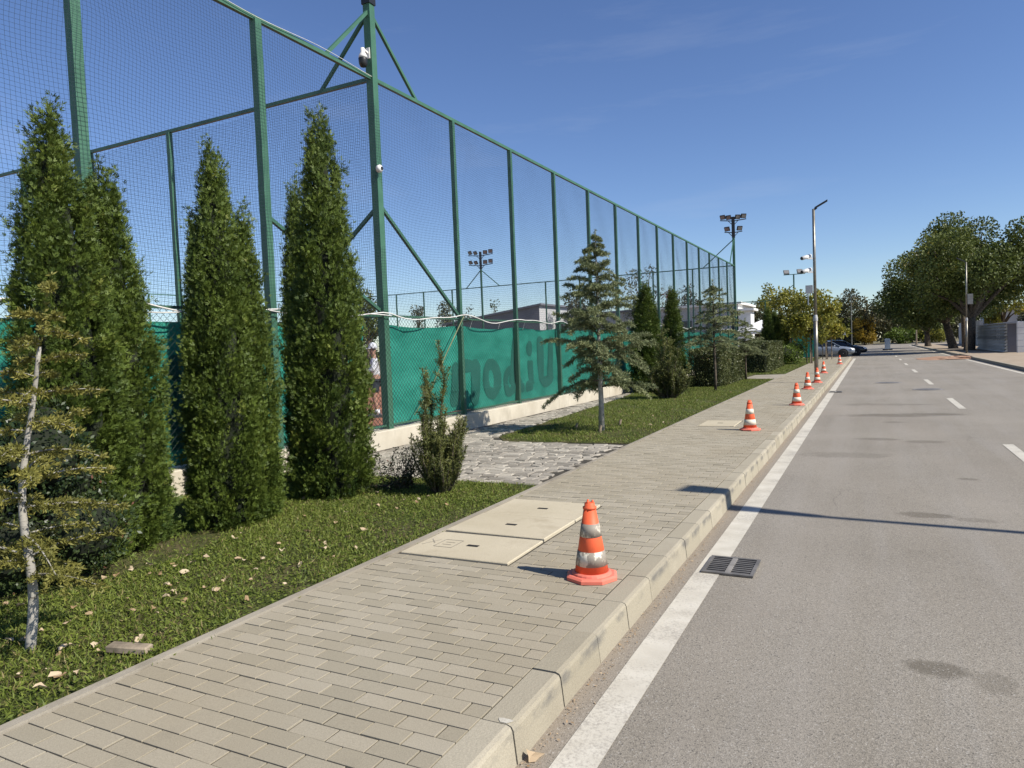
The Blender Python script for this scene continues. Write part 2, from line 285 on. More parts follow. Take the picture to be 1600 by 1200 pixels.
# ------------------------------------------------------------------ builders
class MB:
    def __init__(s): s.v = []; s.f = []; s.mi = []; s.cur = 0
    def add(s, vs, fs):
        b = len(s.v); s.v += [tuple(map(float, q)) for q in vs]; s.f += [tuple(b+i for i in f) for f in fs]; s.mi += [s.cur]*len(fs); return s
    def box(s, x0, x1, y0, y1, z0, z1):
        vs = [(x, y, z) for z in (z0, z1) for y in (y0, y1) for x in (x0, x1)]
        return s.add(vs, [(0, 2, 3, 1), (4, 5, 7, 6), (0, 1, 5, 4), (2, 6, 7, 3), (0, 4, 6, 2), (1, 3, 7, 5)])
    def chbox(s, x0, x1, y0, y1, z0, z1, c):      # box with a chamfered top edge, no bottom
        vs = [(x0, y0, z0), (x1, y0, z0), (x1, y1, z0), (x0, y1, z0), (x0, y0, z1-c), (x1, y0, z1-c), (x1, y1, z1-c), (x0, y1, z1-c),
              (x0+c, y0+c, z1), (x1-c, y0+c, z1), (x1-c, y1-c, z1), (x0+c, y1-c, z1)]
        fs = [(8, 9, 10, 11)]
        for i in range(4):
            j = (i+1) % 4; fs += [(i, j, 4+j, 4+i), (4+i, 4+j, 8+j, 8+i)]
        return s.add(vs, fs)
    def tube(s, pts, rad, n=8, cap=True):
        pts = [Vector(p) for p in pts]; rad = rad if isinstance(rad, (list, tuple)) else [rad]*len(pts)
        rings = []; vs = []; prev = None
        for i, p in enumerate(pts):
            d = (pts[min(i+1, len(pts)-1)] - pts[max(i-1, 0)]).normalized()
            if prev is None: a = d.orthogonal().normalized()
            else: a = (prev - d*prev.dot(d)).normalized()
            prev = a; b = d.cross(a)
            for k in range(n):
                t = 2*math.pi*(k+.5)/n; vs.append(p + (a*math.cos(t) + b*math.sin(t))*rad[i])
        fs = []
        for i in range(len(pts)-1):
            for k in range(n): fs.append((i*n+k, i*n+(k+1) % n, (i+1)*n+(k+1) % n, (i+1)*n+k))
        if cap: fs += [tuple(range(n))[::-1], tuple(range((len(pts)-1)*n, len(pts)*n))]
        return s.add(vs, fs)
    def bar(s, a, b, w, h=None):                  # square bar between two points
        a, b = Vector(a), Vector(b); h = h or w; d = (b-a).normalized()
        u = d.cross(Vector((0, 0, 1)));  u = u.normalized() if u.length > 1e-3 else Vector((1, 0, 0))
        v = u.cross(d).normalized() if abs(d.z) < .999 else Vector((0, 1, 0))
        vs = [q + u*sx*w/2 + v*sy*h/2 for q in (a, b) for sx, sy in ((-1, -1), (1, -1), (1, 1), (-1, 1))]
        return s.add(vs, [(3, 2, 1, 0), (4, 5, 6, 7), (0, 1, 5, 4), (1, 2, 6, 5), (2, 3, 7, 6), (3, 0, 4, 7)])
    def lathe(s, prof, n=24, c=(0, 0, 0), axis='z'):
        vs = []; fs = []
        for r, z in prof:
            for k in range(n):
                t = 2*math.pi*k/n; p = (r*math.cos(t), r*math.sin(t), z)
                if axis == 'y': p = (p[0], p[2], p[1])
                if axis == 'x': p = (p[2], p[0], p[1])
                vs.append((p[0]+c[0], p[1]+c[1], p[2]+c[2]))
        for i in range(len(prof)-1):
            for k in range(n): fs.append((i*n+k, i*n+(k+1) % n, (i+1)*n+(k+1) % n, (i+1)*n+k))
        fs += [tuple(range(n))[::-1], tuple(range((len(prof)-1)*n, len(prof)*n))]
        return s.add(vs, fs)
    def prism(s, poly, z0, z1):                   # polygon in xy, extruded in z
        n = len(poly); vs = [(x, y, z0) for x, y in poly] + [(x, y, z1) for x, y in poly]
        return s.add(vs, [tuple(range(n))[::-1], tuple(range(n, 2*n))] + [(i, (i+1) % n, n+(i+1) % n, n+i) for i in range(n)])
    def build(s, name, mats, parent=None, smooth=False, loc=None):
        me = bpy.data.meshes.new(name); me.from_pydata(s.v, [], s.f); 
        for m in (mats if isinstance(mats, list) else [mats]): me.materials.append(MAT[m])
        if any(s.mi): me.polygons.foreach_set('material_index', s.mi)
        if smooth: me.polygons.foreach_set('use_smooth', [True]*len(me.polygons))
        bm = bmesh.new(); bm.from_mesh(me); bmesh.ops.recalc_face_normals(bm, faces=bm.faces); bm.to_mesh(me); bm.free()
        me.update(); return link(name, me, parent, loc)
def link(name, me, parent=None, loc=None):
    o = bpy.data.objects.new(name, me); COL.objects.link(o)
    if parent is not None: o.parent = parent
    if loc is not None: o.location = loc
    return o
def np_mesh(name, V, F, mat, tint=None, smooth=False):
    V = np.asarray(V, np.float32).reshape(-1, 3); F = np.asarray(F, np.int32); k = F.shape[1]
    me = bpy.data.meshes.new(name); me.vertices.add(len(V)); me.vertices.foreach_set('co', V.ravel())
    me.loops.add(F.size); me.loops.foreach_set('vertex_index', F.ravel()); me.polygons.add(len(F))
    me.polygons.foreach_set('loop_start', np.arange(0, F.size, k, dtype=np.int32))
    if smooth: me.polygons.foreach_set('use_smooth', np.ones(len(F), bool))
    me.materials.append(MAT[mat]); me.update(calc_edges=True)
    if tint is not None:
        a = me.attributes.new('tint', 'FLOAT', 'POINT'); a.data.foreach_set('value', np.asarray(tint, np.float32))
    return me
def tag(o, label=None, cat=None, group=None, kind=None):
    if label: o['label'] = label
    if cat: o['category'] = cat
    if group: o['group'] = group
    if kind: o['kind'] = kind
    return o
def thing(name, label, cat, loc=(0, 0, 0), rz=0, group=None):
    o = bpy.data.objects.new(name, None); COL.objects.link(o); o.location = loc; o.rotation_euler = (0, 0, rz); o.empty_display_size = .1
    return tag(o, label, cat, group)
def struct(name, mb, mat, **k): return tag(mb.build(name, mat, **k), kind='structure')
def dup(root, loc, rz=0, label=None, scale=None):
    r = root.copy(); COL.objects.link(r); r.location = loc; r.rotation_euler = (0, 0, rz)
    if scale: r.scale = scale
    if label: r['label'] = label
    for ch in [c for c in bpy.data.objects if c.parent == root]:
        c = ch.copy(); COL.objects.link(c); c.parent = r
        for g in [q for q in bpy.data.objects if q.parent == ch]:
            d = g.copy(); COL.objects.link(d); d.parent = c
    return r
def unit(a): return a/np.maximum(np.linalg.norm(a, axis=-1, keepdims=True), 1e-9)
def cards(P, D, S, L, W, mid=.5):                 # leaf-shaped quads
    L = np.asarray(L).reshape(-1, 1); W = np.asarray(W).reshape(-1, 1); m = P + D*L*mid
    V = np.stack([P, m + S*W/2, P + D*L, m - S*W/2], 1).reshape(-1, 3); n = len(P)
    return V, np.arange(4*n).reshape(n, 4)
def rand_dirs(n): return unit(rng.normal(size=(n, 3)))
def perp(D): return unit(np.cross(D, rand_dirs(len(D))))

# ------------------------------------------------------------------ the setting
XK0, XK1 = -1.325, -1.475                # left kerb: road face, inner edge
XB = -3.30                               # inner end of the bricks
XF = -7.35                               # fence line
YEND = 60.0                              # the pavement ends at a side road
struct('ground', MB().box(-400, 400, -60, 700, -1.2, -.03), 'terrain')
m = MB().add([(-1.32, -6, 0), (5.66, -6, 0), (5.66, 150, 0), (-1.32, 150, 0)], [(0, 1, 2, 3)])
m.add([(-60, YEND+.1, 0), (-1.32, YEND+.1, 0), (-1.32, 73, 0), (-60, 73, 0)], [(0, 1, 2, 3)])
m.add([(5.66, 126, 0), (90, 126, 0), (90, 150, 0), (5.66, 150, 0)], [(0, 1, 2, 3)]); m.add([(-90, 126, 0), (-1.32, 126, 0), (-1.32, 150, 0), (-90, 150, 0)], [(0, 1, 2, 3)])
struct('road', m, 'asphalt')
def sheet(x0, x1, y0, y1, z): return MB().add([(x0, y0, z), (x1, y0, z), (x1, y1, z), (x0, y1, z)], [(0, 1, 2, 3)])
struct('edge_line', sheet(-1.185, -1.005, -5, 60.5, .004), 'paint')
struct('edge_line', sheet(5.22, 5.38, -5, 52, .004), 'paint'); struct('edge_line', sheet(5.22, 5.38, 62, 124, .004), 'paint')
for kk in range(-1, 11):
    e = 12.7 + 8.8*kk; struct('lane_dash', sheet(1.74, 1.88, e-3.0, e, .004), 'paint')
# left pavement: bed, kerb stones, bricks
side = struct('sidewalk', MB().box(XB-.005, XK1+.004, -2, YEND, -.02, .1535), 'joint')
kerb = struct('kerb', MB().box(XK1+.012, XK0-.012, -2, YEND, -.025, .13), 'joint')
kmesh = []
for q in range(3):
    b = MB(); x0, x1, L = XK1+.003, XK0, .494
    pr = [(x0, -.02), (x0, KZ+.001), (x1-.028, KZ+.001), (x1-.009, KZ-.006), (x1-.001, KZ-.022), (x1+.016, -.02)]
    n = len(pr); b.add([(x, 0, z) for x, z in pr] + [(x, L, z) for x, z in pr], [tuple(range(n)), tuple(range(n, 2*n))[::-1]] + [(i, (i+1) % n, n+(i+1) % n, n+i) for i in range(n)])
    o = b.build('kerb_stone', 'kerb', kerb, loc=(0, -2+.5*q, 0)); kmesh.append(o.data)
for q in range(3, 124):
    o = link('kerb_stone', kmesh[q % 3], kerb, (random.uniform(-.003, .003), -2+.5*q+.003, random.uniform(-.002, .002))); o.rotation_euler = (0, 0, random.uniform(-.004, .004))
struct('edging_strip', MB().box(XB-.062, XB-.006, -2, YEND, -.02, KZ+.012), 'edging')
slabs = [(-3.275, -2.347, 4.418+.663*i, 4.418+.663*i+(.636, .648, .650)[i]) for i in range(3)]
single = (-2.86, -2.22, 13.1, 14.05)
rects = [(XB-.01, -2.328, 4.40, 6.40), (single[0]-.01, single[1]+.01, single[2]-.01, single[3]+.01)]
br = []
y = -1.0; row = 0
while y < YEND-.12:
    xs = []; x = XK1-.004
    if row % 2: xs.append((x-.1, x)); x -= .1
    while x - .2 > XB-.001: xs.append((x-.2, x)); x -= .2
    if x - XB > .06: xs.append((XB, x))
    else: xs[-1] = (XB, xs[-1][1])
    for a, b_ in xs:
        cx, cy = (a+b_)/2, y+.05
        for r in rects:
            if r[2] < cy < r[3]:
                if r[0] < a < r[1]: a = r[1]
                if r[0] < b_ < r[1]: b_ = r[0]
        if b_ - a > .02: br.append((a, b_, y))
    y += .1; row += 1
B = np.array([((a+b_)/2, yy+.05, KZ) for a, b_, yy in br]); pu, pv, pz = proj(B)
inview = (pz > .1) & (pu > -20) & (pu < 1620) & (pv < 1230); d2 = np.where(inview, np.linalg.norm(B-[0, 0, H], axis=1), 1e9)
near = set(np.argsort(d2)[:300].tolist())
bm_cache = {}
rest = MB()
for i, (a, b_, yy) in enumerate(br):
    g = .0028; gx = .0042; w = round(b_-a, 3); jz = random.choice((1, 1, 1, 2.2))*random.uniform(-.0015, .0012)
    if i in near:
        if w not in bm_cache:
            me = MB().chbox(gx-w/2, w/2-gx, g-.05, .05-g, -.05, 0, .0013).build('paving_brick', 'brick', side, loc=((a+b_)/2, yy+.05, KZ)); bm_cache[w] = me.data
        else:
            o = link('paving_brick', bm_cache[w], side, ((a+b_)/2, yy+.05, KZ+jz)); o.rotation_euler = (random.uniform(-.012, .012), random.uniform(-.008, .008), random.uniform(-.006, .006))
    else:
        if not inview[i] and yy < 3: pass
        rest.chbox(a+gx, b_-gx, yy+g, yy+.1-g, .1, KZ+jz, .0013)
tag(rest.build('paving_bricks_beyond', 'brick', side), kind='stuff')
# right side: kerb with a gap where sand was dumped, pavement, dirt
for y0, y1 in ((-5, 53), (60.5, 125)): struct('kerb', MB().box(5.66, 5.82, y0, y1, -.02, .15), 'kerb')
struct('pavement', MB().box(5.82, 8.0, -5, 125, -.02, .146), 'dirt')
struct('pavement', MB().box(8.0, 40, 20, 125, -.02, .12), 'dirt')
struct('far_verge', MB().box(-90, 90, 150, 151.2, -.02, .16), 'plinth')
# lawns, court floor
struct('lawn', MB().box(-7.2, XB-.063, -2, 7.22, -.02, .145), 'lawn'); 
struct('lawn', MB().prism([(XB-.063, 10.75), (XB-.063, YEND), (-7.2, YEND), (-7.2, 24), (-6.6, 20), (-6.0, 11.2), (-5.6, 10.62)], -.02, .145), 'lawn')
struct('paved_bed', MB().prism([(XB-.064, 7.222), (XB-.064, 10.74), (-5.6, 10.615), (-6.0, 11.2), (-6.6, 20), (-7.19, 24), (-7.19, 7.222)], -.02, .136), 'joint')
struct('court_floor', MB().box(-42, -7.56, -12, 44.4, -.02, .15), 'clay')
struct('side_ground', MB().box(-60, -7.56, 44.4, YEND, -.02, .11), 'dirt')
struct('gravel_patch', MB().prism([(XB-.07, 29.5), (XB-.07, 33.5), (-4.6, 33), (-4.7, 30.2)], .14, .150), 'edging')

# ------------------------------------------------------------------ granite setts (irregular)
bed = bpy.data.objects['paved_bed']
def setts():
    out = []
    def inside(x, y):
        if y < 7.30: return False
        if y < 10.6: return x > -7.1 and x < XB-.12
        if y < 11.2: return x > -7.1 and x < -5.6-(y-10.6)*.66
        if y < 23.5: return x > -7.1 and x < -6.0-(y-11.2)*.068
        return False
    y = 7.26
    while y < 23.5:
        h = random.uniform(.11, .17); x = -7.12 + random.uniform(0, .1); 
        while x < XB-.08:
            w = random.uniform(.12, .27)
            if inside(x+w/2, y+h/2) and inside(x+w-.04, y+h/2):
                out.append((x, x+w, y, y+h))
            x += w
        y += h
    return out
ST = setts(); C = np.array([((a+b)/2, (c+d)/2, KZ) for a, b, c, d in ST]); pu, pv, pz = proj(C); dd = np.where((pz > 0) & (pu > 690), pz, pz+50); near = set(np.argsort(dd)[:300].tolist())
restm = MB()
def wav(x, y): return (.026*math.sin(x*7.1+y*3.0)+.024*math.sin(y*13.3-x*5.1), .026*math.sin(y*6.7-x*8.0)+.022*math.sin(x*15+y*3))
for i, (a, b, c, d) in enumerate(ST):
    g = .006; cs = []
    for x, y, sx, sy in ((a, c, 1, 1), (b, c, -1, 1), (b, d, -1, -1), (a, d, 1, -1)):
        wx, wy = wav(x, y); cs.append((x+wx+sx*g, y+wy+sy*g, sx, sy))
    zt = .150+random.uniform(-.006, .009); c_ = .014; cx, cy = (a+b)/2, (c+d)/2
    vs = [(x, y, .11) for x, y, _, _ in cs] + [(x, y, zt-.012) for x, y, _, _ in cs] + [(x+sx*c_, y+sy*c_, zt+random.uniform(-.003, .003)) for x, y, sx, sy in cs]
    fs = [(8, 9, 10, 11)] + [f for k in range(4) for f in ((k, (k+1) % 4, 4+(k+1) % 4, 4+k), (4+k, 4+(k+1) % 4, 8+(k+1) % 4, 8+k))]
    if i in near: MB().add([(x-cx, y-cy, z) for x, y, z in vs], fs).build('sett', 'sett', bed, loc=(cx, cy, 0))
    else: restm.add(vs, fs)
tag(restm.build('setts_beyond', 'sett', bed), kind='stuff')

# ------------------------------------------------------------------ concrete covers in the pavement
lab = ['pale concrete cover slab with stamped panel marks, first of three beside the lawn edge', 'pale concrete cover slab between two others beside the lawn edge', 'pale concrete cover slab at the far end of three beside the lawn']
for i, (x0, x1, y0, y1) in enumerate(slabs):
    t = thing('cover_slab', lab[i], 'slab', ((x0+x1)/2, (y0+y1)/2, KZ+(0, .009, .004)[i]), [.012, -.006, .004][i], 'cover slabs set in the pavement')
    w, h = (x1-x0)/2, (y1-y0)/2; MB().chbox(-w, w, -h, h, -.02, .012, .006).build('panel', 'slab', t)
    MB().box(-.05, .05, -.022, .022, .0122, .0142).build('lift_slot_shade', 'hollow_shade', t)  # raised black plate, painted as the shade in a lifting slot
    if i == 0:
        f = MB()
        for (ax, ay, bx, by) in ((-.30, -.10, -.30, .10), (-.14, -.10, -.14, .10), (-.30, -.10, -.14, -.10), (-.30, .10, -.14, .10), (-.26, -.03, -.18, -.03), (-.26, .03, -.18, .03), (-.42, -.08, -.34, .08), (-.42, .08, -.34, -.02)):
            f.bar((ax, ay, .0132), (bx, by, .0132), .009, .0015)
        f.build('stamped_mark', 'edging', t)
x0, x1, y0, y1 = single
t = thing('cover_slab', 'single pale square cover slab beside the second traffic cone', 'slab', ((x0+x1)/2, (y0+y1)/2, KZ), .01, 'cover slabs set in the pavement')
w, h = (x1-x0)/2, (y1-y0)/2; MB().chbox(-w, w, -h, h, -.02, .012, .006).build('panel', 'slab', t); MB().box(-.05, .05, -.022, .022, .0122, .0142).build('lift_slot_shade', 'hollow_shade', t)  # slot shade again a black plate on top
# drain gratings and manholes
def grate(cx, cy, label):
    t = thing('drain_grate', label, 'drain', (cx, cy, 0), 0, 'drain gratings along the kerb'); t.scale = (.86, .92, 1)
    MB().box(-.20, .20, -.215, .215, .0055, .0075).build('hollow_shade', 'hollow_shade', t)  # flat black plate painted as the shaded hollow under the bars
    f = MB(); f.box(-.215, -.185, -.23, .23, .005, .018); f.box(.185, .215, -.23, .23, .005, .018); f.box(-.185, .185, -.23, -.2, .005, .018); f.box(-.185, .185, .2, .23, .005, .018)
    f.build('frame', 'iron', t); MB().box(-.022, .022, -.2, .2, .008, .0175).build('centre_bar', 'ironlight', t)
    for s in (-1, 1):
        for k in range(8): yy = -.2+.4*(k+.5)/8; MB().box(min(s*.022, s*.185), max(s*.022, s*.185), yy-.010, yy+.010, .008, .013).build('bar', 'iron', t)
grate(-.955, 5.40, 'slotted iron drain grate in the white line near the first cone'); grate(-.98, 24.0, 'slotted iron drain grate in the gutter beyond the single slab')
for cx, cy, l in ((.56, 28.6, 'round iron manhole cover nearer the kerb line side of the lane'), (1.55, 24.9, 'round iron manhole cover beside the centre dashes')):
    t = thing('manhole_cover', l, 'manhole cover', (cx, cy, 0), 0, 'manhole covers in the road')
    MB().lathe([(.42, .004), (.42, .008), (.34, .008)], 28).build('ring', 'ironlight', t); MB().lathe([(.33, .004), (.33, .012), (.02, .012)], 28).build('lid', 'iron', t)

# ------------------------------------------------------------------ plinth, fences, nets
pl = thing('plinth_wall', 'low pale concrete plinth wall under the green court fence', 'wall', (0, 0, 0))
yy = -3.0; k = 0
while yy < 44.6:
    L = 3.96; o = MB().chbox(-7.55, -7.2, yy+.006, min(yy+L, 44.7), -.02, .44+.006*((k*7) % 3), .012).build('wall_section', 'plinth', pl); yy += L; k += 1
def wire_lines(P, r, e1, e2):                      # P (L,M,3) -> triangular tubes
    Ln, Mn, _ = P.shape; off = np.array([[math.cos(a), math.sin(a)] for a in (math.pi/2, math.pi*7/6, math.pi*11/6)])
    O = off[:, :1]*np.asarray(e1)[None, :]*r + off[:, 1:]*np.asarray(e2)[None, :]*r
    V = P[:, :, None, :] + O[None, None]; idx = np.arange(Ln*Mn*3).reshape(Ln, Mn, 3); a = idx[:, :-1]; b = idx[:, 1:]
    F = [np.stack([a[:, :, k], a[:, :, (k+1) % 3], b[:, :, (k+1) % 3], b[:, :, k]], -1).reshape(-1, 4) for k in range(3)]
    return V.reshape(-1, 3), np.concatenate(F)
def join(parts):
    Vs, Fs, b = [], [], 0
    for V, F in parts: Vs.append(V); Fs.append(F+b); b += len(V)
    return np.concatenate(Vs), np.concatenate(Fs)
def net_mesh(A, B, z0, z1, cell=.047, r=.0016, sag=.05, seg=.28, bay=2.52):
    A = np.array(A, float); B = np.array(B, float); L = np.linalg.norm(B-A); e = np.array([*(B-A)/L, 0.0]); nn = np.array([-e[1], e[0], 0.0]); z = np.array([0, 0, 1.0])
    def warp(s, h):
        ph = (s % bay)/bay; q = (z1-h)/(z1-z0)
        dz = -sag*np.sin(math.pi*ph)*(1-.6*q) + .012*np.sin(s*3.1+h*2.2) + .02*np.sin(s*1.3+h*1.1)
        ds = .022*np.sin(h*3.0+s*.8) + .015*np.sin(h*5.3+s*2.1)
        dn = .05*np.sin(math.pi*ph)*np.sin(math.pi*q) + .01*np.sin(s*4+h*3)
        return dz, ds, dn
    def pts(S, Hh):
        dz, ds, dn = warp(S, Hh); return np.array([A[0], A[1], 0]) + (S+ds)[..., None]*e + dn[..., None]*nn + (Hh+dz)[..., None]*z
    s = np.arange(0, L, cell); h = np.linspace(z0, z1, int((z1-z0)/seg)+2); S, Hh = np.meshgrid(s, h, indexing='ij'); p1 = wire_lines(pts(S, Hh), r, e, nn)
    h = np.arange(z0, z1, cell); s = np.linspace(0, L, int(L/seg)+2); Hh, S = np.meshgrid(h, s, indexing='ij'); p2 = wire_lines(pts(S, Hh), r, z, nn)
    return join([p1, p2])
def link_mesh(A, B, z0, z1, dia=.088, r=.0034):
    A = np.array(A, float); B = np.array(B, float); L = np.linalg.norm(B-A); e = np.array([*(B-A)/L, 0.0]); nn = np.array([-e[1], e[0], 0.0]); hh = z1-z0; parts = []
    for sg in (1, -1):
        s0 = np.arange(-hh, L+hh, dia); a, b = s0, s0+sg*hh; t0 = np.clip((0-a)/(b-a), 0, 1) if sg > 0 else np.clip((L-a)/(b-a), 0, 1)
        ta = np.where((a < 0), (0-a)/(b-a), np.where(a > L, (L-a)/(b-a), 0.0)); tb = np.where(b < 0, (0-a)/(b-a), np.where(b > L, (L-a)/(b-a), 1.0)); ok = (tb-ta) > .01
        a, b, ta, tb = a[ok], b[ok], ta[ok], tb[ok]; P = np.zeros((len(a), 2, 3))
        for k, tt in enumerate((ta, tb)): P[:, k] = np.array([A[0], A[1], z0]) + (a+(b-a)*tt)[:, None]*e + (hh*tt)[:, None]*np.array([0, 0, 1.0])
        parts.append(wire_lines(P + nn*sg*.0015, r, np.array([0, 0, 1.0]), nn))
    return join(parts)
ZT = 6.28; ZM = 2.36
posts_y = [9.74+2.515*i for i in range(-3, 15)]      # 2.2 ... 44.9
fence = thing('court_fence', 'tall green steel court fence with netting running along the pavement lawn', 'fence', (XF, 20, 0))
def P_(o): return (o[0]-XF, o[1]-20, o[2])
for i, yv in enumerate(posts_y):
    if abs(yv-9.74) < .1: continue
    w = .11 if yv < 9 else .085
    m = MB().bar((0, 0, .3), (0, 0, ZT), w); m.box(-w/2-.01, w/2+.01, -w/2-.01, w/2+.01, .42, .455); m.build('post', 'green', fence, loc=(0, yv-20, 0))
MB().bar(P_((XF, -.3, ZT+.02)), P_((XF, 45.0, ZT+.02)), .06).build('top_rail', 'green', fence)
MB().bar(P_((XF, -.3, ZM)), P_((XF, 45.0, ZM)), .035).build('middle_rail', 'green', fence)
MB().bar(P_((XF, -.3, .5)), P_((XF, 45.0, .5)), .03).build('bottom_rail', 'green', fence)
V, F = net_mesh((XF+.075, -.2), (XF+.075, 44.9), 2.36, 6.25); tag(link('netting', np_mesh('netting', V-[XF, 20, 0], F, 'net'), fence), kind='stuff')
V, F = link_mesh((XF+.078, -.2), (XF+.078, 44.9), .46, 2.38); tag(link('chain_link', np_mesh('chain_link', V-[XF, 20, 0], F, 'link'), fence), kind='stuff')
MB().bar(P_((XF, 9.82, 4.20)), P_((XF, 12.2, 2.42)), .055).build('brace', 'green', fence)
MB().bar(P_((XF-.02, 7.28, 3.66)), P_((XF-.02, 9.68, 2.45)), .05).build('brace', 'green', fence)
# divider fence
div = thing('court_fence', 'green divider fence with netting crossing between two courts behind the corner mast', 'fence', (-24, 9.74, 0))
for i in range(1, 14):
    MB().bar((0, 0, .12), (0, 0, ZT), .085).build('post', 'green', div, loc=(XF-2.52*i+24, 0, 0))
MB().bar((XF+24, 0, ZT+.02), (-16, 0, ZT+.02), .06).build('top_rail', 'green', div); MB().bar((XF+24, 0, ZM), (-16, 0, ZM), .04).build('middle_rail', 'green', div)
V, F = net_mesh((XF-.1, 9.74), (-40, 9.74), 2.38, 6.25, sag=.04); tag(link('netting', np_mesh('netting', V-[-24, 9.74, 0], F, 'net'), div), kind='stuff')
V, F = link_mesh((XF-.1, 9.74), (-40, 9.74), .16, 2.36); tag(link('chain_link', np_mesh('chain_link', V-[-24, 9.74, 0], F, 'link'), div), kind='stuff')
MB().bar((XF+24, 0, 4.2), (XF-2.3+24, 0, 2.42), .055).build('brace', 'green', div)
MB().bar((-.02+XF+24, 0, 7.38), (XF-1.1+24, 0, 6.31), .05).build('brace', 'green', div)
# far end fence and back fence
far = thing('court_fence', 'green end fence closing the far side of the courts behind the cedars', 'fence', (-24, 44.9, 0))
for i in range(1, 14): MB().bar((0, 0, .1), (0, 0, ZT), .08).build('post', 'green', far, loc=(XF-2.52*i+24, 0, 0))
MB().bar((XF+24, 0, ZT+.02), (-18, 0, ZT+.02), .06).build('top_rail', 'green', far); MB().bar((XF+24, 0, ZM), (-18, 0, ZM), .04).build('middle_rail', 'green', far)
V, F = net_mesh((XF-.1, 44.9), (-42, 44.9), .3, 6.25, cell=.10, sag=0, seg=3, r=.0016); tag(link('netting', np_mesh('netting', V-[-24, 44.9, 0], F, 'net'), far), kind='stuff')
back = thing('court_fence', 'green back fence on the far long side of the courts seen between the evergreens', 'fence', (-42, 20, 0))
for i in range(0, 23): MB().bar((0, 0, .1), (0, 0, ZT), .08).build('post', 'green', back, loc=(0, -10.2+2.515*i-20+.7, 0))
MB().bar((0, -30, ZT), (0, 25, ZT), .06).build('top_rail', 'green', back); MB().bar((0, -30, 3.6), (0, 25, 3.6), .05).build('middle_rail', 'green', back)
bs = MB(); bs.box(-42.06, -42.04, -10, 44.7, .2, 2.2)
tag(bs.build('windscreen', 'screen'), 'teal fabric windscreen along the back fence beyond the clay court', 'windscreen')
# windscreens with printed letters
def wdisp(y, z): return .022*np.sin(y*2.5+z*1.7) + .016*np.sin(y*5.7-z*2.9) + .010*np.sin(y*11.3+z*6.1)*np.sin(y*1.9) + .02*np.sin(z*4.2+y*.7)*(z < .9)
_t = MB().tube([(-.03, 0, 0), (0, .01, .10), (.05, 0, .19)], .006, 5).build('tie', 'rope'); TIE = _t.data; bpy.data.objects.remove(_t)
def screen(name, label, y0, y1, letters):
    t = thing(name, label, 'windscreen', (XF, (y0+y1)/2, .5)); off = np.array([XF, (y0+y1)/2, .5])
    ys = np.linspace(y0, y1, int((y1-y0)/.12)+1); zs = np.linspace(0, 1, 16); Y, T = np.meshgrid(ys, zs, indexing='ij')
    top = 2.22 - .035*np.abs(np.sin(Y*1.25)); Z = .50 + .03*np.sin(Y*2.2)*.5 + T*(top-.5)
    Pm = np.stack([XF-.092 + wdisp(Y, Z)*1.1, Y, Z], -1) - off; n, k = Y.shape; I = np.arange(n*k).reshape(n, k)
    F = np.stack([I[:-1, :-1], I[1:, :-1], I[1:, 1:], I[:-1, 1:]], -1).reshape(-1, 4)
    link('fabric', np_mesh('fabric', Pm.reshape(-1, 3), F, 'screen', smooth=True), t)
    for yt in np.arange(y0+.4, min(y1, 26), 1.2575): link('tie', TIE, t, (XF-.05-off[0], yt-off[1], 2.18-off[2]))
    for fn, (a, b, c, d) in letters:
        st = .0125; ys = np.arange(a, b, st); zs = np.arange(c, d, st); Y, Z = np.meshgrid(ys, zs, indexing='ij'); ok = fn(Y+st/2, Z+st/2); 
        Y, Z = Y[ok], Z[ok]; q = np.stack([np.stack([XF-.082+wdisp(yy, zz)*1.1, yy, zz], -1) for yy, zz in ((Y, Z), (Y+st, Z), (Y+st, Z+st), (Y, Z+st))], 1) - off
        link('letter', np_mesh('letter', q.reshape(-1, 3), np.arange(len(Y)*4).reshape(-1, 4), 'print'), t)
def ell(y, z, cy, cz, ry, rz): return ((y-cy)/ry)**2+((z-cz)/rz)**2 < 1
def ring(cy, cz, ry, rz, iy, iz): return lambda y, z: ell(y, z, cy, cz, ry, rz) & ~ell(y, z, cy, cz, iy, iz)
def capsule(y, z, a, b, r):
    d = np.array([b[0]-a[0], b[1]-a[1]]); t = np.clip(((y-a[0])*d[0]+(z-a[1])*d[1])/(d@d), 0, 1); return np.hypot(y-a[0]-t*d[0], z-a[1]-t*d[1]) < r
L_m = (lambda y, z: (capsule(y, z, (12.10, .76), (12.10, 1.34), .16) | capsule(y, z, (12.85, .76), (12.95, 1.34), .2) | (ell(y, z, 12.56, 1.3, .50, .25) & (z > 1.28))), (11.8, 13.3, .5, 1.7))
L_o = (ring(13.68, 1.08, .40, .45, .11, .2), (13.2, 14.2, .5, 1.7))
L_d = (lambda y, z: (ring(14.50, .98, .30, .36, .07, .14)(y, z) | capsule(y, z, (14.62, 1.0), (14.78, 1.85), .13) | capsule(y, z, (14.7, 1.2), (15.05, .8), .12)), (14.1, 15.3, .5, 2.05))
L_i = (lambda y, z: (ell(y, z, 15.66, 1.72, .21, .19) | ((np.abs(y-15.68) < .17) & (z > .85) & (z < 1.42)) | capsule(y, z, (15.62, .83), (15.38, .80), .13)), (15.1, 16.1, .6, 2.0))
L_l = (lambda y, z: (capsule(y, z, (16.28, .98), (16.28, 1.86), .16) | capsule(y, z, (16.86, .98), (16.86, 1.86), .16) | (ell(y, z, 16.57, .98, .44, .27) & (z < 1.0))), (15.9, 17.3, .6, 2.1))
L_i0 = (lambda y, z: (ell(y, z, 5.78, 1.64, .23, .165) | ((np.abs(y-5.80) < .20) & (z > .95) & (z < 1.44)) | ((np.abs(y-5.72) < .30) & (z > .66) & (z < .98))), (5.3, 6.2, .5, 1.95))
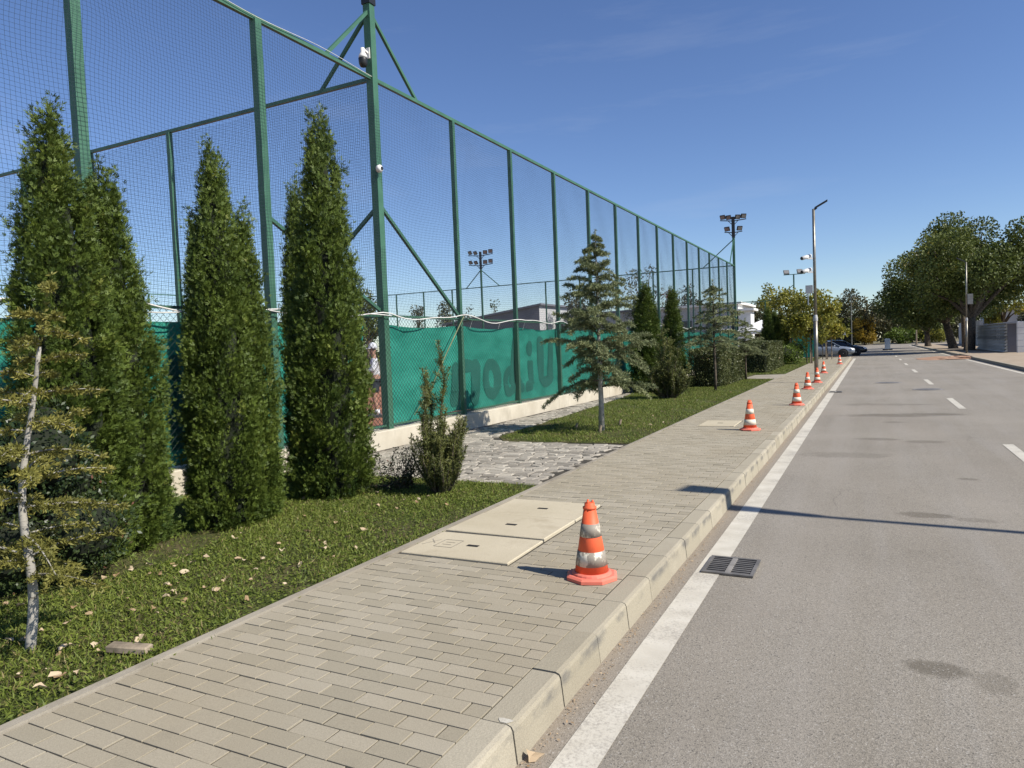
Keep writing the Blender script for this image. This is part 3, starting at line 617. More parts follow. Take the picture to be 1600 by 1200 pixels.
screen('windscreen', 'teal windscreen with grey printed letter behind the near arborvitae row', -.1, 9.25, [L_i0])
screen('windscreen', 'teal windscreen with grey printed letters beyond the corner mast', 9.86, 44.8, [L_m, L_o, L_d, L_i, L_l])
# white cable sagging along the middle rail, guy rope
def cable(label, pts, r, mat, name='cable'):
    return tag(MB().tube(pts, r, 6).build(name, mat, smooth=True), label, 'cable')
pts = [(XF+.10, y, 2.42 + (.0 if True else 0) - .09*abs(math.sin(math.pi*(y-9.74)/2.515)) + .03*math.sin(y*1.7) + .02*math.sin(y*4.1)) for y in np.arange(1.0, 44, .21)]
cable('white cable sagging along the fence middle rail', pts, .010, 'rope')
pts = [(XF+.13, y, 2.36 - .05*abs(math.sin(math.pi*(y-9.2)/2.5)) + .03*math.sin(y*2.1)) for y in np.arange(3.0, 10.0, .2)]
cable('second white cable looped below the first near the corner mast', pts, .008, 'rope')
cable('old rope stretched diagonally down to the fence foot near the corner mast', [(XF+.12, 12.2, 2.40), (XF+.13, 11.5, 1.7), (XF+.13, 10.9, 1.05), (XF+.12, 10.35, .62)], .010, 'greywire', 'rope')
pts = [(XF+.05, y, ZT+.05 + .025*math.sin(y*2.4)) for y in np.arange(2.0, 9.9, .2)]
cable('thin pale cable wound along the fence top rail', pts, .0045, 'rope')

# ------------------------------------------------------------------ floodlight masts
def lamp_unit(parent, c, ry, tilt, s=.31):
    o = MB(); o.box(-.04, .06, -s/2, s/2, -s*.42, s*.42); h = o.build('lamp_housing', 'black', parent, loc=c); h.rotation_euler = (0, tilt, ry)
    MB().box(.0605, .066, -s/2+.03, s/2-.03, -s*.42+.03, s*.42-.03).build('lamp_glass', 'lampglass', h)
def mast(loc, label, zb, zt, rows, rz, square=.10, braces=()):
    t = thing('floodlight_mast', label, 'floodlight', (loc[0], loc[1], 0), 0, 'floodlight masts around the courts')
    MB().bar((0, 0, .1), (0, 0, zb), square).build('pole', 'green', t); MB().bar((0, 0, zb), (0, 0, zt), square*1.25).build('upper_pole', 'black', t)
    for z, offs in rows:
        for sgn in (-1, 1):
            a = rz + (0.25 if sgn > 0 else -0.55); d = Vector((math.cos(rz)*sgn, math.sin(rz)*sgn, .10)); ln = max(offs)+.16
            MB().bar((0, 0, z-.1), tuple(d*ln + Vector((0, 0, z-.1))), .05).build('arm', 'black', t)
            MB().bar((0, 0, z-.38), tuple(d*.3 + Vector((0, 0, z-.1))), .035).build('arm_strut', 'black', t)
            for o_ in offs: lamp_unit(t, tuple(d*o_ + Vector((0, 0, z+.11))), rz-math.pi/2+(.35 if sgn > 0 else -.5), .5)
    for a, b in braces: MB().bar(a, b, .05).build('brace', 'green', t)
    return t
mast((XF, 9.74), 'square green corner mast carrying two cameras where the divider fence meets', 7.5, 9.3, [(9.15, (.35, .78)), (8.35, (.5,))], .2, .135,
     [((0, .04, 7.38), (0, 1.28, ZT+.04)), ((0, -.04, 7.38), (0, -1.12, ZT+.04))])
mast((XF, 44.95), 'green floodlight mast at the far end of the roadside fence', 8.0, 9.25, [(9.1, (.26, .60)), (8.4, (.36,))], .25, .14, [((0, 0, 7.9), (-1.9, -.05, ZT)), ((0, 0, 7.9), (0, -1.5, ZT))])
mast((-25, 44.9), 'green floodlight mast with eight lamps on the far end fence', 7.6, 8.85, [(8.65, (.38, .80)), (7.95, (.36, .78))], .1, .11, [((0, 0, 7.55), (-1.3, 0, ZT)), ((0, 0, 7.55), (1.5, 0, ZT)), ((0, 0, 3.3), (-.8, 0, 2.4)), ((0, 0, 3.3), (.8, 0, 2.4))])
t = thing('floodlight_mast', 'slim floodlight mast with two pale lamps above the yellow-green young trees', 'floodlight', (-5.4, 61.0, 0), 0, 'floodlight masts around the courts')
MB().bar((0, 0, .1), (0, 0, 6.85), .1).build('pole', 'green', t); MB().bar((-.75, 0, 6.85), (.85, 0, 6.85), .05).build('arm', 'green', t)
for dx in (-.55, .45): lamp_unit(t, (dx, -.02, 7.05), -1.2, -.5, .42)
fb = thing('court_fence', 'small green fence bay behind the white tent beside the slim mast', 'fence', (-8.5, 61.0, 0))
MB().bar((-3.5, 0, 4.88), (3.1, 0, 4.88), .06).build('top_rail', 'green', fb); MB().bar((-3.5, 0, .1), (-3.5, 0, 4.88), .08).build('post', 'green', fb)
MB().bar((.9, 0, .1), (.9, 0, 4.88), .08).build('post', 'green', fb); MB().bar((1.6, 0, 4.9), (3.05, 0, 6.0), .05).build('brace', 'green', fb)
MB().box(.95, 4.8, -.02, .02, .2, 2.2).build('screen_panel', 'screen', fb)
# cameras on the corner mast
t = thing('security_camera', 'white and black dome security camera near the top of the corner mast', 'camera', (XF, 9.67, 6.62), 0, 'security cameras')
t.scale = (.72, .72, .72); MB().bar((0, 0, .1), (0, -.2, .14), .04).build('bracket', 'white', t); MB().box(-.05, .05, -.02, .01, -.02, .22).build('wall_plate', 'white', t)
MB().lathe([(.02, .16), (.045, .15), (.05, .06), (.095, -.02), (.10, -.08)], 16, (0, -.2, 0)).build('housing', 'white', t, True)
MB().lathe([(.104, -.08), (.104, -.12), (.098, -.2), (.07, -.265), (.02, -.285)], 16, (0, -.2, 0)).build('dome', 'black', t, True)
t = thing('security_camera', 'small white round camera halfway up the corner mast', 'camera', (XF+.07, 9.66, 4.78), 0, 'security cameras')
MB().lathe([(.03, -.03), (.06, -.02), (.065, .03), (.04, .06)], 14, (.06, -.02, 0), 'x').build('housing', 'white', t, True); MB().lathe([(.03, .06), (.028, .07)], 12, (.06, -.02, 0), 'x').build('lens', 'black', t)

# ------------------------------------------------------------------ traffic cones
def cone(loc, rz, worn, label):
    t = thing('traffic_cone', label, 'cone', loc, rz, 'traffic cones along the kerb')
    oct_ = [(.178*math.cos(R(22.5+45*k)), .178*math.sin(R(22.5+45*k))) for k in range(8)]; oi = [(x*.9, y*.9) for x, y in oct_]
    b = MB(); b.add([(x, y, 0.002) for x, y in oct_]+[(x, y, .022) for x, y in oct_]+[(x, y, .032) for x, y in oi], [tuple(range(8)), tuple(range(16, 24))] + [f for k in range(8) for f in ((k, (k+1) % 8, 8+(k+1) % 8, 8+k), (8+k, 8+(k+1) % 8, 16+(k+1) % 8, 16+k))])
    b.lathe([(.135, .03), (.13, .042), (.118, .05)], 24); b.build('base', 'conebase', t)
    rr = lambda z: .113 - (z-.045)*(.113-.040)/(.47-.045)
    def seg(z0, z1, mat, nm, e=0): MB().lathe([(rr(z0)+e, z0), (rr(z1)+e, z1)], 28).build(nm, mat, t, True)
    seg(.045, .47, 'orange', 'body')
    bm_ = 'bandworn' if worn else 'band'; seg(.095, .19, bm_, 'reflective_band', .0022); seg(.285, .37, bm_, 'reflective_band', .0022)
    c = MB(); c.lathe([(.046, .465), (.046, .478), (.036, .48), (.033, .505), (.02, .508)], 20)
    for k in range(3): a = R(120*k); c.lathe([(.010, .50), (.007, .522)], 6, (.021*math.cos(a), .021*math.sin(a), 0))
    c.build('tip', 'orange', t, True)
cl = ['worn orange cone with flaking bands beside the three cover slabs', 'orange cone beside the single square cover slab', 'orange cone on its own between the single slab and the street lamp',
      'orange cone just before the street lamp foot, away from kerb', 'orange cone beside the street lamp foot, nearer the kerb', 'orange cone just beyond the street lamp', 'last orange cone at the end of the pavement before the parked cars']
for i, (u, v, l) in enumerate(zip((925, 1172, 1245, 1262, 1277, 1287, 1312), (902, 672, 633, 608, 598, 583, 569), cl)):
    p = onz(u, v); cone((p[0], p[1], KZ), .3*i+.35, i == 0, l)

# ------------------------------------------------------------------ street lamps
def street_lamp(loc, h, ang, label, head=.60, hw=.28):
    t = thing('street_lamp', label, 'street lamp', loc, 0, 'street lamps on the two kerbs')
    MB().lathe([(.14, 0), (.14, .03), (.09, .035)], 16).build('base_plate', 'galv', t)
    MB().tube([(0, 0, .02), (0, 0, h*.36)], .068, 12).build('lower_pole', 'galv', t, True); MB().lathe([(.074, h*.35), (.077, h*.365), (.054, h*.385)], 14).build('collar', 'lightwall', t)
    MB().tube([(0, 0, h*.36), (0, 0, h-.1)], [.052, .046], 12).build('upper_pole', 'galv', t, True)
    d = Vector((math.cos(ang), math.sin(ang), 0)); 
    MB().bar((0, 0, h-.14), tuple(d*.10+Vector((0, 0, h-.06))), .07).build('bracket', 'black', t)
    a = d*.05+Vector((0, 0, h-.10)); b = d*head+Vector((0, 0, h-.10+.55*(head-.05))); sd_ = Vector((-d.y, d.x, 0)); up_ = Vector((0, 0, .075)); pv_ = [a-sd_*.06, b-sd_*hw/2, b+sd_*hw/2, a+sd_*.06]; MB().add([tuple(q) for q in pv_]+[tuple(q+up_) for q in pv_], [(3, 2, 1, 0), (4, 5, 6, 7), (0, 1, 5, 4), (1, 2, 6, 5), (2, 3, 7, 6), (3, 0, 4, 7)]).build('solar_head', 'black', t)
    return t
lp = onz(1276, 597); lamp = street_lamp((lp[0], lp[1], KZ), top_over(lp, 1271, 322)-KZ, .35, 'galvanised solar street lamp standing on the left pavement among the cones', .42, .30)
rl = (6.05, 6.85); street_lamp((rl[0], rl[1], .146), 5.95, math.pi-.2, 'galvanised solar street lamp on the right pavement casting the long shadow over the road', 1.0, .36)
p = onz(1500, 552, .15); rz_ = top_over(p, 1500, 408)
rlamp = street_lamp((6.35, p[1], .146), rz_-.15, math.pi, 'galvanised street lamp with a box standing before the big right-hand trees')
MB().box(.06, .40, -.1, .1, 3.6, 4.35).build('control_box', 'siding', rlamp)
# cameras and box on the left lamp
ang = math.pi+.5
for k, (z, l) in enumerate(((4.35, 'upper white bullet camera clamped to the left street lamp'), (3.88, 'lower white bullet camera clamped to the left street lamp'))):
    t = thing('security_camera', l, 'camera', (lp[0]-.02, lp[1], KZ+z), 0, 'security cameras')
    MB().bar((-.03, -.02, -.05), (-.20, -.08, -.05), .05).build('bracket', 'white', t)
    c = MB().tube([(-.12, .12, .06), (-.36, -.24, -.04)], .068, 12).build('housing', 'white', t, True); MB().tube([(-.362, -.243, -.041), (-.375, -.262, -.045)], .055, 12).build('lens', 'black', t)
t = thing('control_box', 'white junction box with antenna under the cameras on the left street lamp', 'box', (lp[0], lp[1], KZ+3.2), 0)
MB().box(-.30, -.07, -.08, .08, -.10, .18).build('housing', 'lightwall', t); MB().tube([(-.22, 0, -.1), (-.22, 0, -.5)], .02, 8).build('antenna', 'white', t)

# ------------------------------------------------------------------ evergreens
def thuja_mesh(name, h, rmax, nclump, nspray=34, seed=1):
    global rng; keep = rng; rng = np.random.default_rng(seed)
    prof = lambda t: rmax*np.minimum(1.04, .93+.8*t)*(1-t**2.1)**.82 + .014
    tg = np.linspace(0, 1, 400); cw = np.cumsum(prof(tg)+.10*rmax); cw /= cw[-1]; n = nclump; t = np.clip(np.interp((np.arange(n)+.5)/n, cw, tg) + .012*rng.normal(size=n), 0, 1); th = np.arange(n)*2.39996 + .35*rng.normal(size=n)
    lob = 1 + .10*np.sin(3*th+5*t) + .08*np.sin(5*th-11*t+1.3) + .07*np.sin(19*t+3*th)
    r = prof(t)*lob*(.76+.26*rng.random(n)**.7); rad = np.stack([np.cos(th), np.sin(th), 0*th], 1)
    c = rad*r[:, None] + np.array([0, 0, 1.0])*(t*h*.97)[:, None] + np.array([0, 0, .03])
    cd = unit(rad*(.55*(1-t)+.12)[:, None] + np.array([0, 0, 1.0]) + .22*rng.normal(size=(n, 3)))
    ctint = np.clip(.45 + .14*rng.normal(size=n), 0, .8)
    k = nspray; ci = np.repeat(np.arange(n), k); sp = c[ci] + cd[ci]*(rng.random((n*k, 1))*.19-.08) + rng.normal(size=(n*k, 3))*np.array([.030, .030, .036])
    sp[:, 2] = np.maximum(sp[:, 2], .02); ax = unit(cd[ci]*1.0 + .45*rng.normal(size=(n*k, 3)) + rad[ci]*.28); sd = unit(np.cross(ax, rad[ci]*.6 + .8*rng.normal(size=(n*k, 3))))
    Ls = .030+.030*rng.random(n*k); tint = np.clip(ctint[ci] + .10*rng.normal(size=n*k), 0, .9)
    Ps, Ds, Ss, LL, WW, TT = [], [], [], [], [], []
    for j, (a, s0, l, wd) in enumerate(((0, 0, 1.0, .155), (.62, .15, .66, .17), (-.62, .15, .66, .17), (.5, .5, .5, .18))):
        D = unit(ax*math.cos(a) + sd*math.sin(a) + .08*rng.normal(size=ax.shape)); Ps.append(sp + ax*(Ls*s0)[:, None]); Ds.append(D); Ss.append(unit(np.cross(D, np.cross(ax, sd)))); LL.append(Ls*l); WW.append(Ls*wd*l**.3); TT.append(tint + .05*(j > 0))
    V, F = cards(np.concatenate(Ps), np.concatenate(Ds), np.concatenate(Ss), np.concatenate(LL), np.concatenate(WW)); rng = keep
    me = np_mesh(name, V, F, 'thuja', np.repeat(np.concatenate(TT), 4))
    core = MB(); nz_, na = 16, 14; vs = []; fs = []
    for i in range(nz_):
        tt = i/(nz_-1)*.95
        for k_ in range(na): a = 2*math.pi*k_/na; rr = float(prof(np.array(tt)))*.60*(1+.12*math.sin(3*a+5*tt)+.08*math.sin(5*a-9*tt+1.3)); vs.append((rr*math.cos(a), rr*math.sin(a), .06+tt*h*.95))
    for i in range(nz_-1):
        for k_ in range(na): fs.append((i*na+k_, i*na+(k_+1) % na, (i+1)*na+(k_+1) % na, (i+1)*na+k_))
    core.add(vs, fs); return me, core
TH = []
for i, (h, r0, n_) in enumerate(((3.7, .33, 470), (3.5, .31, 430), (3.2, .21, 290))):
    me, core = thuja_mesh('foliage', h, r0, n_, 100, 11+i); co = core.build('shade_core', 'core'); cm = co.data; bpy.data.objects.remove(co); TH.append((me, cm, h, r0))  # solid core added to stop see-through, dark as the shaded crown inside
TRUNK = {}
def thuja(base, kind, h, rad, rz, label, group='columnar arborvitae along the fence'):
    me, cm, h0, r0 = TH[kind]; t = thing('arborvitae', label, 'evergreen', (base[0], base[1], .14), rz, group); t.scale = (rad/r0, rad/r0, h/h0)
    link('foliage', me, t); link('shade_core', cm, t)
    if kind not in TRUNK: o = MB().tube([(0, 0, -.05), (0, 0, .3), (.01, 0, .9)], [.07, .055, .04], 8).build('trunk', 'bark', t, True); TRUNK[kind] = o.data
    else: link('trunk', TRUNK[kind], t)
def at(u, v): return onz(u, v)
for u, v, ut, vt, kd, rad, lb in (
    (124, 878, 75, 168, 0, .345, 'tall broad arborvitae behind the pale-barked young cedar'), (199, 852, 160, 262, 1, .30, 'shorter arborvitae leaning against the tall one by the young cedar'),
    (362, 818, 322, 228, 0, .285, 'pointed arborvitae in the middle clump beside the teal gap'), (402, 808, 375, 322, 2, .19, 'lower arborvitae on the mast side of the middle clump'), (327, 768, 300, 345, 2, .15, 'dark low arborvitae on the teal gap side of the middle clump'),
    (526, 772, 496, 176, 1, .345, 'tallest arborvitae beside the corner mast and the bare shrub'), (482, 748, 452, 283, 2, .18, 'thin dark arborvitae pressed against the tallest one')):
    b = at(u, v); thuja(b, kd, top_over(b, ut, vt)-.14, rad, u*.7, lb)
for u, v, ut, vt, kd, rad, lb in ((1012, 612, 1005, 442, 1, .48, 'broad arborvitae behind the blue-green cedar'), (1054, 600, 1048, 450, 2, .34, 'dark arborvitae with reddish top next to the clipped hedge')):
    b = at(u, v); thuja(b, kd, top_over(b, ut, vt)-.14, rad, u*.3, lb)
for u, y, vt, rad, lb in ((1200, 47, 480, .38, 'dark far arborvitae behind the clipped hedge end'), (1211, 48, 486, .42, 'lighter far arborvitae behind the clipped hedge end'), (1222, 50, 488, .42, 'far arborvitae nearest the young yellow-green trees')):
    b = ony(u, 540, y); thuja((b[0], b[1]), 1, ony(u, vt, y)[2]-.14, rad, u, lb)

def cedar_mesh(h, z0, lmax, nb, tuft, ntuft, seed, droop=.35, needle=.045, wid=.007, step=.05, tw=.34, thick=1.0, upr=(.10, .42), keep=1.0):
    rs = np.random.default_rng(seed); limbs = MB(); P, D, T = [], [], []
    for i in range(nb):
        f = (i+.5)/nb; z = z0 + (h-z0)*min(.97, max(0, f**.92*.96+rs.uniform(-.035, .035))); L = lmax*(1-f)**.72*rs.uniform(.62, 1.12)+.06; a = i*2.399+rs.uniform(-.4, .4); d = np.array([math.cos(a), math.sin(a), 0])
        up = rs.uniform(*upr); dr_ = droop*rs.uniform(.6, 1.5); n = max(4, int(L/.07)); pts = []
        for k in range(n+1):
            q = k/n; pts.append(np.array([0, 0, z]) + d*L*q + np.array([0, 0, 1])*(up*L*q - dr_*L*q*q*1.25))
        limbs.tube(pts, [max(.0025, thick*(.016*(1-k/n)*L/lmax+.003)) for k in range(n+1)], 5, False); sd = np.array([-d[1], d[0], 0]); ti = rs.uniform(.25, .6)
        def shoot(a0, dirv, ln, tip):
            m_ = max(2, int(ln/step))
            for k in range(m_):
                q = (k+.5)/m_; p = a0 + dirv*ln*q - np.array([0, 0, 1])*.35*ln*q*q
                for _ in range(ntuft): P.append(p + rs.normal(size=3)*.006); D.append(unit(dirv*.7 + rs.normal(size=3)*.75 + np.array([0, 0, .25]))); T.append(np.clip(ti+.25*q+.13*rs.normal(), 0, 1))
        for k in range(1, n+1):
            q = k/n; dv = unit(pts[k]-pts[k-1])
            for s in (-1, 1):
                if q < .12 or rs.random() > keep: continue
                ln = tw*L*(1-q*.75)*rs.uniform(.5, 1.1); dr = unit(dv*rs.uniform(.5, .9) + sd*s*rs.uniform(.6, 1.0) + np.array([0, 0, rs.uniform(-.45, .35)])); shoot(pts[k], dr, ln, q)
        for k in range(1, n+1):
            if k/n > .1: shoot(pts[k-1], unit(pts[k]-pts[k-1]), L/n, 1)
    for k in range(10): 
        p = np.array([0, 0, h-.35+.04*k]);
        for _ in range(10): P.append(p); D.append(unit(rs.normal(size=3)*.8+np.array([0, 0, .8]))); T.append(.6)
    P, D, T = np.array(P), np.array(D), np.array(T); V, F = cards(P, D, perp(D), needle*(.7+.6*rs.random(len(P))), wid*(.8+.5*rs.random(len(P))))
    return V, F, np.repeat(T, 4), limbs
V, F, T, limbs = cedar_mesh(3.6, .80, 1.06, 80, 0, 14, 29, .34, .060, .012, .04, .36, 1.0, (.1, .85), .85)
CED = np_mesh('needles', V, F, 'cedar', T); cb = at(940, 672); ch = top_over(cb, 928, 362)-.14
c2 = thing('cedar_tree', 'blue-green young cedar alone on the grass wedge beside the granite setts', 'cedar', (cb[0], cb[1], .14), 0, 'young cedars along the pavement lawn'); c2.scale = (1, 1, ch/3.6)
link('needles', CED, c2); limbs.build('branches', 'bark', c2); MB().tube([(0, 0, -.05), (.01, 0, .5), (0, .01, 1.6), (0, 0, 3.55)], [.062, .048, .034, .006], 10).build('trunk', 'palebark', c2, True)
V, F, T, limbs = cedar_mesh(3.5, 1.25, 1.05, 46, 0, 9, 31, .35, .07, .014, .05, .36, 1.0, (.1, .7), .75)
c3 = thing('cedar_tree', 'slender cedar in front of the clipped hedge', 'cedar', (0, 0, .14), 0, 'young cedars along the pavement lawn')
link('needles', np_mesh('needles', V, F, 'cedar', T), c3); limbs.build('branches', 'bark', c3); MB().tube([(0, 0, -.05), (.01, 0, .5), (0, .01, 1.6), (0, 0, 3.45)], [.04, .036, .028, .006], 10).build('trunk', 'bark', c3, True)
for u, v, ut, vt, s, rz, lb in ((1118, 610, 1105, 440, 1.2, 1.1, 'slender cedar in front of the clipped hedge'), (1166, 593, 1166, 498, .95, 2.4, 'smallest cedar on a thin stem at the hedge end')):
    b = at(u, v); sc_ = (s, s, (top_over(b, ut, vt)-.14)/3.5)
    if 'slender' in lb: c3.location = (b[0], b[1], .14); c3.rotation_euler = (0, 0, rz); c3.scale = sc_
    else: dup(c3, (b[0], b[1], .14), rz, lb, sc_)
# front cedar, sparse and yellowish, pale trunk
b1 = at(46, 1012); h1 = 2.05
V, F, T, limbs = cedar_mesh(h1, .36, .50, 40, 0, 13, 5, .20, .028, .0085, .018, .36, .42, (.05, .5), .68)
def lean(Vv): Vv = np.array(Vv, float); z = np.maximum(Vv[:, 2], 0); q = .060*z*z + .022*np.sin(z*4.2); Vv[:, 0] += .89*q; Vv[:, 1] += .45*q + .015*np.sin(z*6); return Vv
c1 = thing('cedar_tree', 'sparse yellowish young cedar with pale speckled trunk beside the pavement', 'cedar', (b1[0], b1[1], .14), 0, 'young cedars along the pavement lawn')
link('needles', np_mesh('needles', lean(V), F, 'cedary', T), c1); limbs.v = [tuple(q) for q in lean(limbs.v)]; limbs.build('branches', 'palebark', c1)
zz = np.linspace(-.04, h1-.05, 18); zz = zz*.84; tp = lean(np.stack([0*zz, 0*zz, zz], 1)); MB().tube(tp, [.026*(1-.84*max(0, z)/h1)+.002 for z in zz], 10).build('trunk', 'palebark', c1, True)

# yew shrubs
def yew_mesh(h, spread, ns, seed, needle=.026):
    rs = np.random.default_rng(seed); P, D, T = [], [], []; st = MB()
    for i in range(ns):
        a = rs.uniform(0, 2*math.pi); out = rs.uniform(.05, 1)**.7*spread; L = h*(1, .82, .74, .68)[i] if i < 4 else h*rs.uniform(.25, .62)*(1-.2*out/spread); d = np.array([math.cos(a), math.sin(a), 0]); n = max(5, int(L/.05)); ph = rs.uniform(0, 6)
        if i < 4: out = .04+.03*i
        pts = [d*(.05+out*(1-math.exp(-2.2*k/n))) + np.array([.02*math.sin(ph+k*.4), .02*math.cos(ph+k*.5), L*k/n]) for k in range(n+1)]
        st.tube(pts, [.010*(1-k/n)+.003 for k in range(n+1)], 5, False)
        def nd(p, dv, ti, q):
            for _ in range(12): P.append(p+rs.normal(size=3)*.010); D.append(unit(dv*.6+rs.normal(size=3)*.65+np.array([0, 0, .2]))); T.append(np.clip(ti+.4*max(0, q-.6)+.14*rs.normal(), 0, 1))
        ti = rs.uniform(.15, .55)
        for k in range(n):
            q = k/n
            if q < .12: continue
            dv = unit(pts[k+1]-pts[k]); nd(pts[k], dv, ti, q)
            nd((pts[k]+pts[k+1])/2, dv, ti, q)
            if rs.random() < (.95 if i < 4 else .5) and q < .92:
                sd = unit(rs.normal(size=3)*np.array([1, 1, .2]))*.55+np.array([0, 0, .8]); ln = rs.uniform(.08, .2)
                for j in range(int(ln/.022)): nd(pts[k]+unit(sd)*.022*j, unit(sd), ti, q*.6+.4*j*.022/ln)
    P, D, T = np.array(P), np.array(D), np.array(T); V, F = cards(P, D, perp(D), needle*(.7+.6*rs.random(len(P))), needle*.22*(.8+.5*rs.random(len(P)))); return V, F, np.repeat(T, 4), st
yb = at(687, 768); V, F, T, st = yew_mesh(1.62, .27, 58, 3, .034); yh = top_over(yb, 678, 530)-.14; ym = np_mesh('needles', V, F, 'yew', T)
y1 = thing('yew_shrub', 'upright yew shrub with one long leader at the corner of the setts', 'shrub', (yb[0], yb[1], .14), .6); y1.scale = (1.1, 1.1, yh/1.62); link('needles', ym, y1); st.build('stems', 'bark', y1)
b = at(1045, 622); y2 = dup(y1, (b[0], b[1], .14), 2.0, 'wide yew shrub between the broad arborvitae and the hedge', (2.1, 2.1, (top_over(b, 1040, 505)-.14)/1.62))

# leafy shrubs and hedges
def leaf_blob(pts_fn, n, L, W, mat, seed, up=.3, tmu=.42):
    rs = np.random.default_rng(seed); P, N, T = pts_fn(n, rs); D = unit(N*.5 + rs.normal(size=P.shape)*.7 + np.array([0, 0, up])); S = unit(np.cross(D, N*.6+rs.normal(size=P.shape)))
    S = unit(np.cross(D, rs.normal(size=P.shape))); V, F = cards(P, D, S, L*(.65+.7*rs.random(len(P))), W*(.7+.6*rs.random(len(P)))); return np_mesh('foliage', V, F, mat, np.repeat(np.clip(T+tmu+.17*rs.normal(size=len(P)), 0, 1), 4))
def box_pts(sx, sy, sz, depth=.10, rag=.05):
    def fn(n, rs):
        A = np.array([sy*sz, sy*sz, sx*sz, sx*sz, sx*sy]); f = rs.choice(5, n, p=A/A.sum()); u, v = rs.random(n)-.5, rs.random(n); P = np.zeros((n, 3)); N = np.zeros((n, 3))
        for k in range(5):
            q = f == k
            if k < 2: P[q] = np.stack([(k-.5)*sx+0*u[q], u[q]*sy, v[q]*sz], 1); N[q] = [2*k-1, 0, 0]
            elif k < 4: P[q] = np.stack([u[q]*sx, (k-2.5)*sy+0*u[q], v[q]*sz], 1); N[q] = [0, 2*k-5, 0]
            else: P[q] = np.stack([u[q]*sx, (v[q]-.5)*sy, sz+0*u[q]], 1); N[q] = [0, 0, 1]
        w = np.sin(P[:, 1]*5.1+P[:, 2]*3)+np.sin(P[:, 1]*2.3-P[:, 0]*4+1)+np.sin(P[:, 2]*7+P[:, 0]*3); P = P + N*(rag*w[:, None]*.5 - depth*rs.random((n, 1))**1.5); P[:, 2] = np.maximum(P[:, 2], .02); return P, N, .06*w
    return fn
def hedge(c, sx, sy, sz, rz, n, label, mat='hedge', L=.06, W=.035):
    t = thing('hedge', label, 'hedge', (c[0], c[1], .14), rz); link('foliage', leaf_blob(box_pts(sx, sy, sz), n, L, W, mat, int(abs(c[1])*10)), t)
    MB().box(-sx/2+.17, sx/2-.17, -sy/2+.17, sy/2-.17, .03, sz-.17).build('shade_core', 'core', t)  # solid dark box added as the hedge's shaded inside
hedge((-5.1, 27.4), 1.1, 5.4, 1.30, .0, 34000, 'clipped hedge behind the two slender cedars')
hedge((-5.0, 39.2), 1.2, 8.6, 1.45, .03, 34000, 'longer clipped hedge beyond the gravel patch', 'hedge', .075, .045)
def blob_pts(lobes, shell=.25):
    def fn(n, rs):
        W = np.array([l[3]**2 for l in lobes]); i = rs.choice(len(lobes), n, p=W/W.sum()); d = unit(rs.normal(size=(n, 3))); L = np.array(lobes)
        r = L[i, 3]*(1-shell*rs.random(n)**1.4); P = L[i, :3] + d*r[:, None]*np.array([1, 1, .85]); P[:, 2] = np.maximum(P[:, 2], .03); lt = rs.normal(size=len(lobes))*.12; return P, d, lt[i]
    return fn
def shrub(loc, lobes, n, L, W, mat, label, name='leafy_shrub', seed=1, core=True, group=None):
    t = thing(name, label, 'shrub', (loc[0], loc[1], .14), 0, group); link('foliage', leaf_blob(blob_pts(lobes), n, L, W, mat, seed), t); c = MB()
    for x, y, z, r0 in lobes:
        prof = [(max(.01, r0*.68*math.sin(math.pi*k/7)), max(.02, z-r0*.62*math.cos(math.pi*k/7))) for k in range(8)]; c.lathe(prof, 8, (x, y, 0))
    c.build('shade_core', 'core', t); return t  # solid dark lobes added as the shrub's shaded inside
sb = at(60, 925); shrub((sb[0]-.02, sb[1]+.12), [(rs_[0], rs_[1], rs_[2], rs_[3]) for rs_ in ((-.1, -.2, .35, .36), (.1, .15, .4, .36), (-.25, .2, .75, .36), (.05, -.05, .95, .32), (-.3, -.35, .6, .34), (-.2, .1, 1.15, .22), (-.55, -.4, .5, .38), (-.5, -.1, .95, .34))], 13000, .034, .019, 'laurel', 'dark small-leaved shrub with reddish tips behind the pale-barked cedar', seed=4)
b = ony(1236, 560, 46); shrub((b[0], b[1]), [(0, 0, .6, .7), (.3, .5, .9, .6), (-.3, -.4, .7, .6)], 2600, .10, .06, 'bright', 'bright green rounded shrub at the far end of the hedges', seed=6)
# bare low shrub beside the yew
t = thing('bare_shrub', 'small nearly bare dark shrub between the tallest arborvitae and the yew', 'shrub', (*at(628, 762)[:2], .14)); m = MB(); rs = np.random.default_rng(9); P = []; D = []
for i in range(46):
    a = rs.uniform(0, 6.28); p = np.array([rs.normal()*.06, rs.normal()*.06, 0]); d = unit(np.array([math.cos(a)*.55, math.sin(a)*.55, 1.0])); pts = [p]
    for k in range(7): d = unit(d+rs.normal(size=3)*.28); p = p+d*rs.uniform(.04, .10); pts.append(p); P += [p+rs.normal(size=3)*.02 for _ in range(5)]; D += [unit(rs.normal(size=3)) for _ in range(5)]
    m.tube(pts, [.006-.0006*k for k in range(8)], 4, False)
m.build('stems', 'bark', t); P = np.array(P); D = np.array(D); V, F = cards(P, D, perp(D), .03*(.6+.8*rs.random(len(P))), .016+0*P[:, 0]); link('leaves', np_mesh('leaves', V, F, 'laurel', np.repeat(rs.random(len(P)), 4)), t)

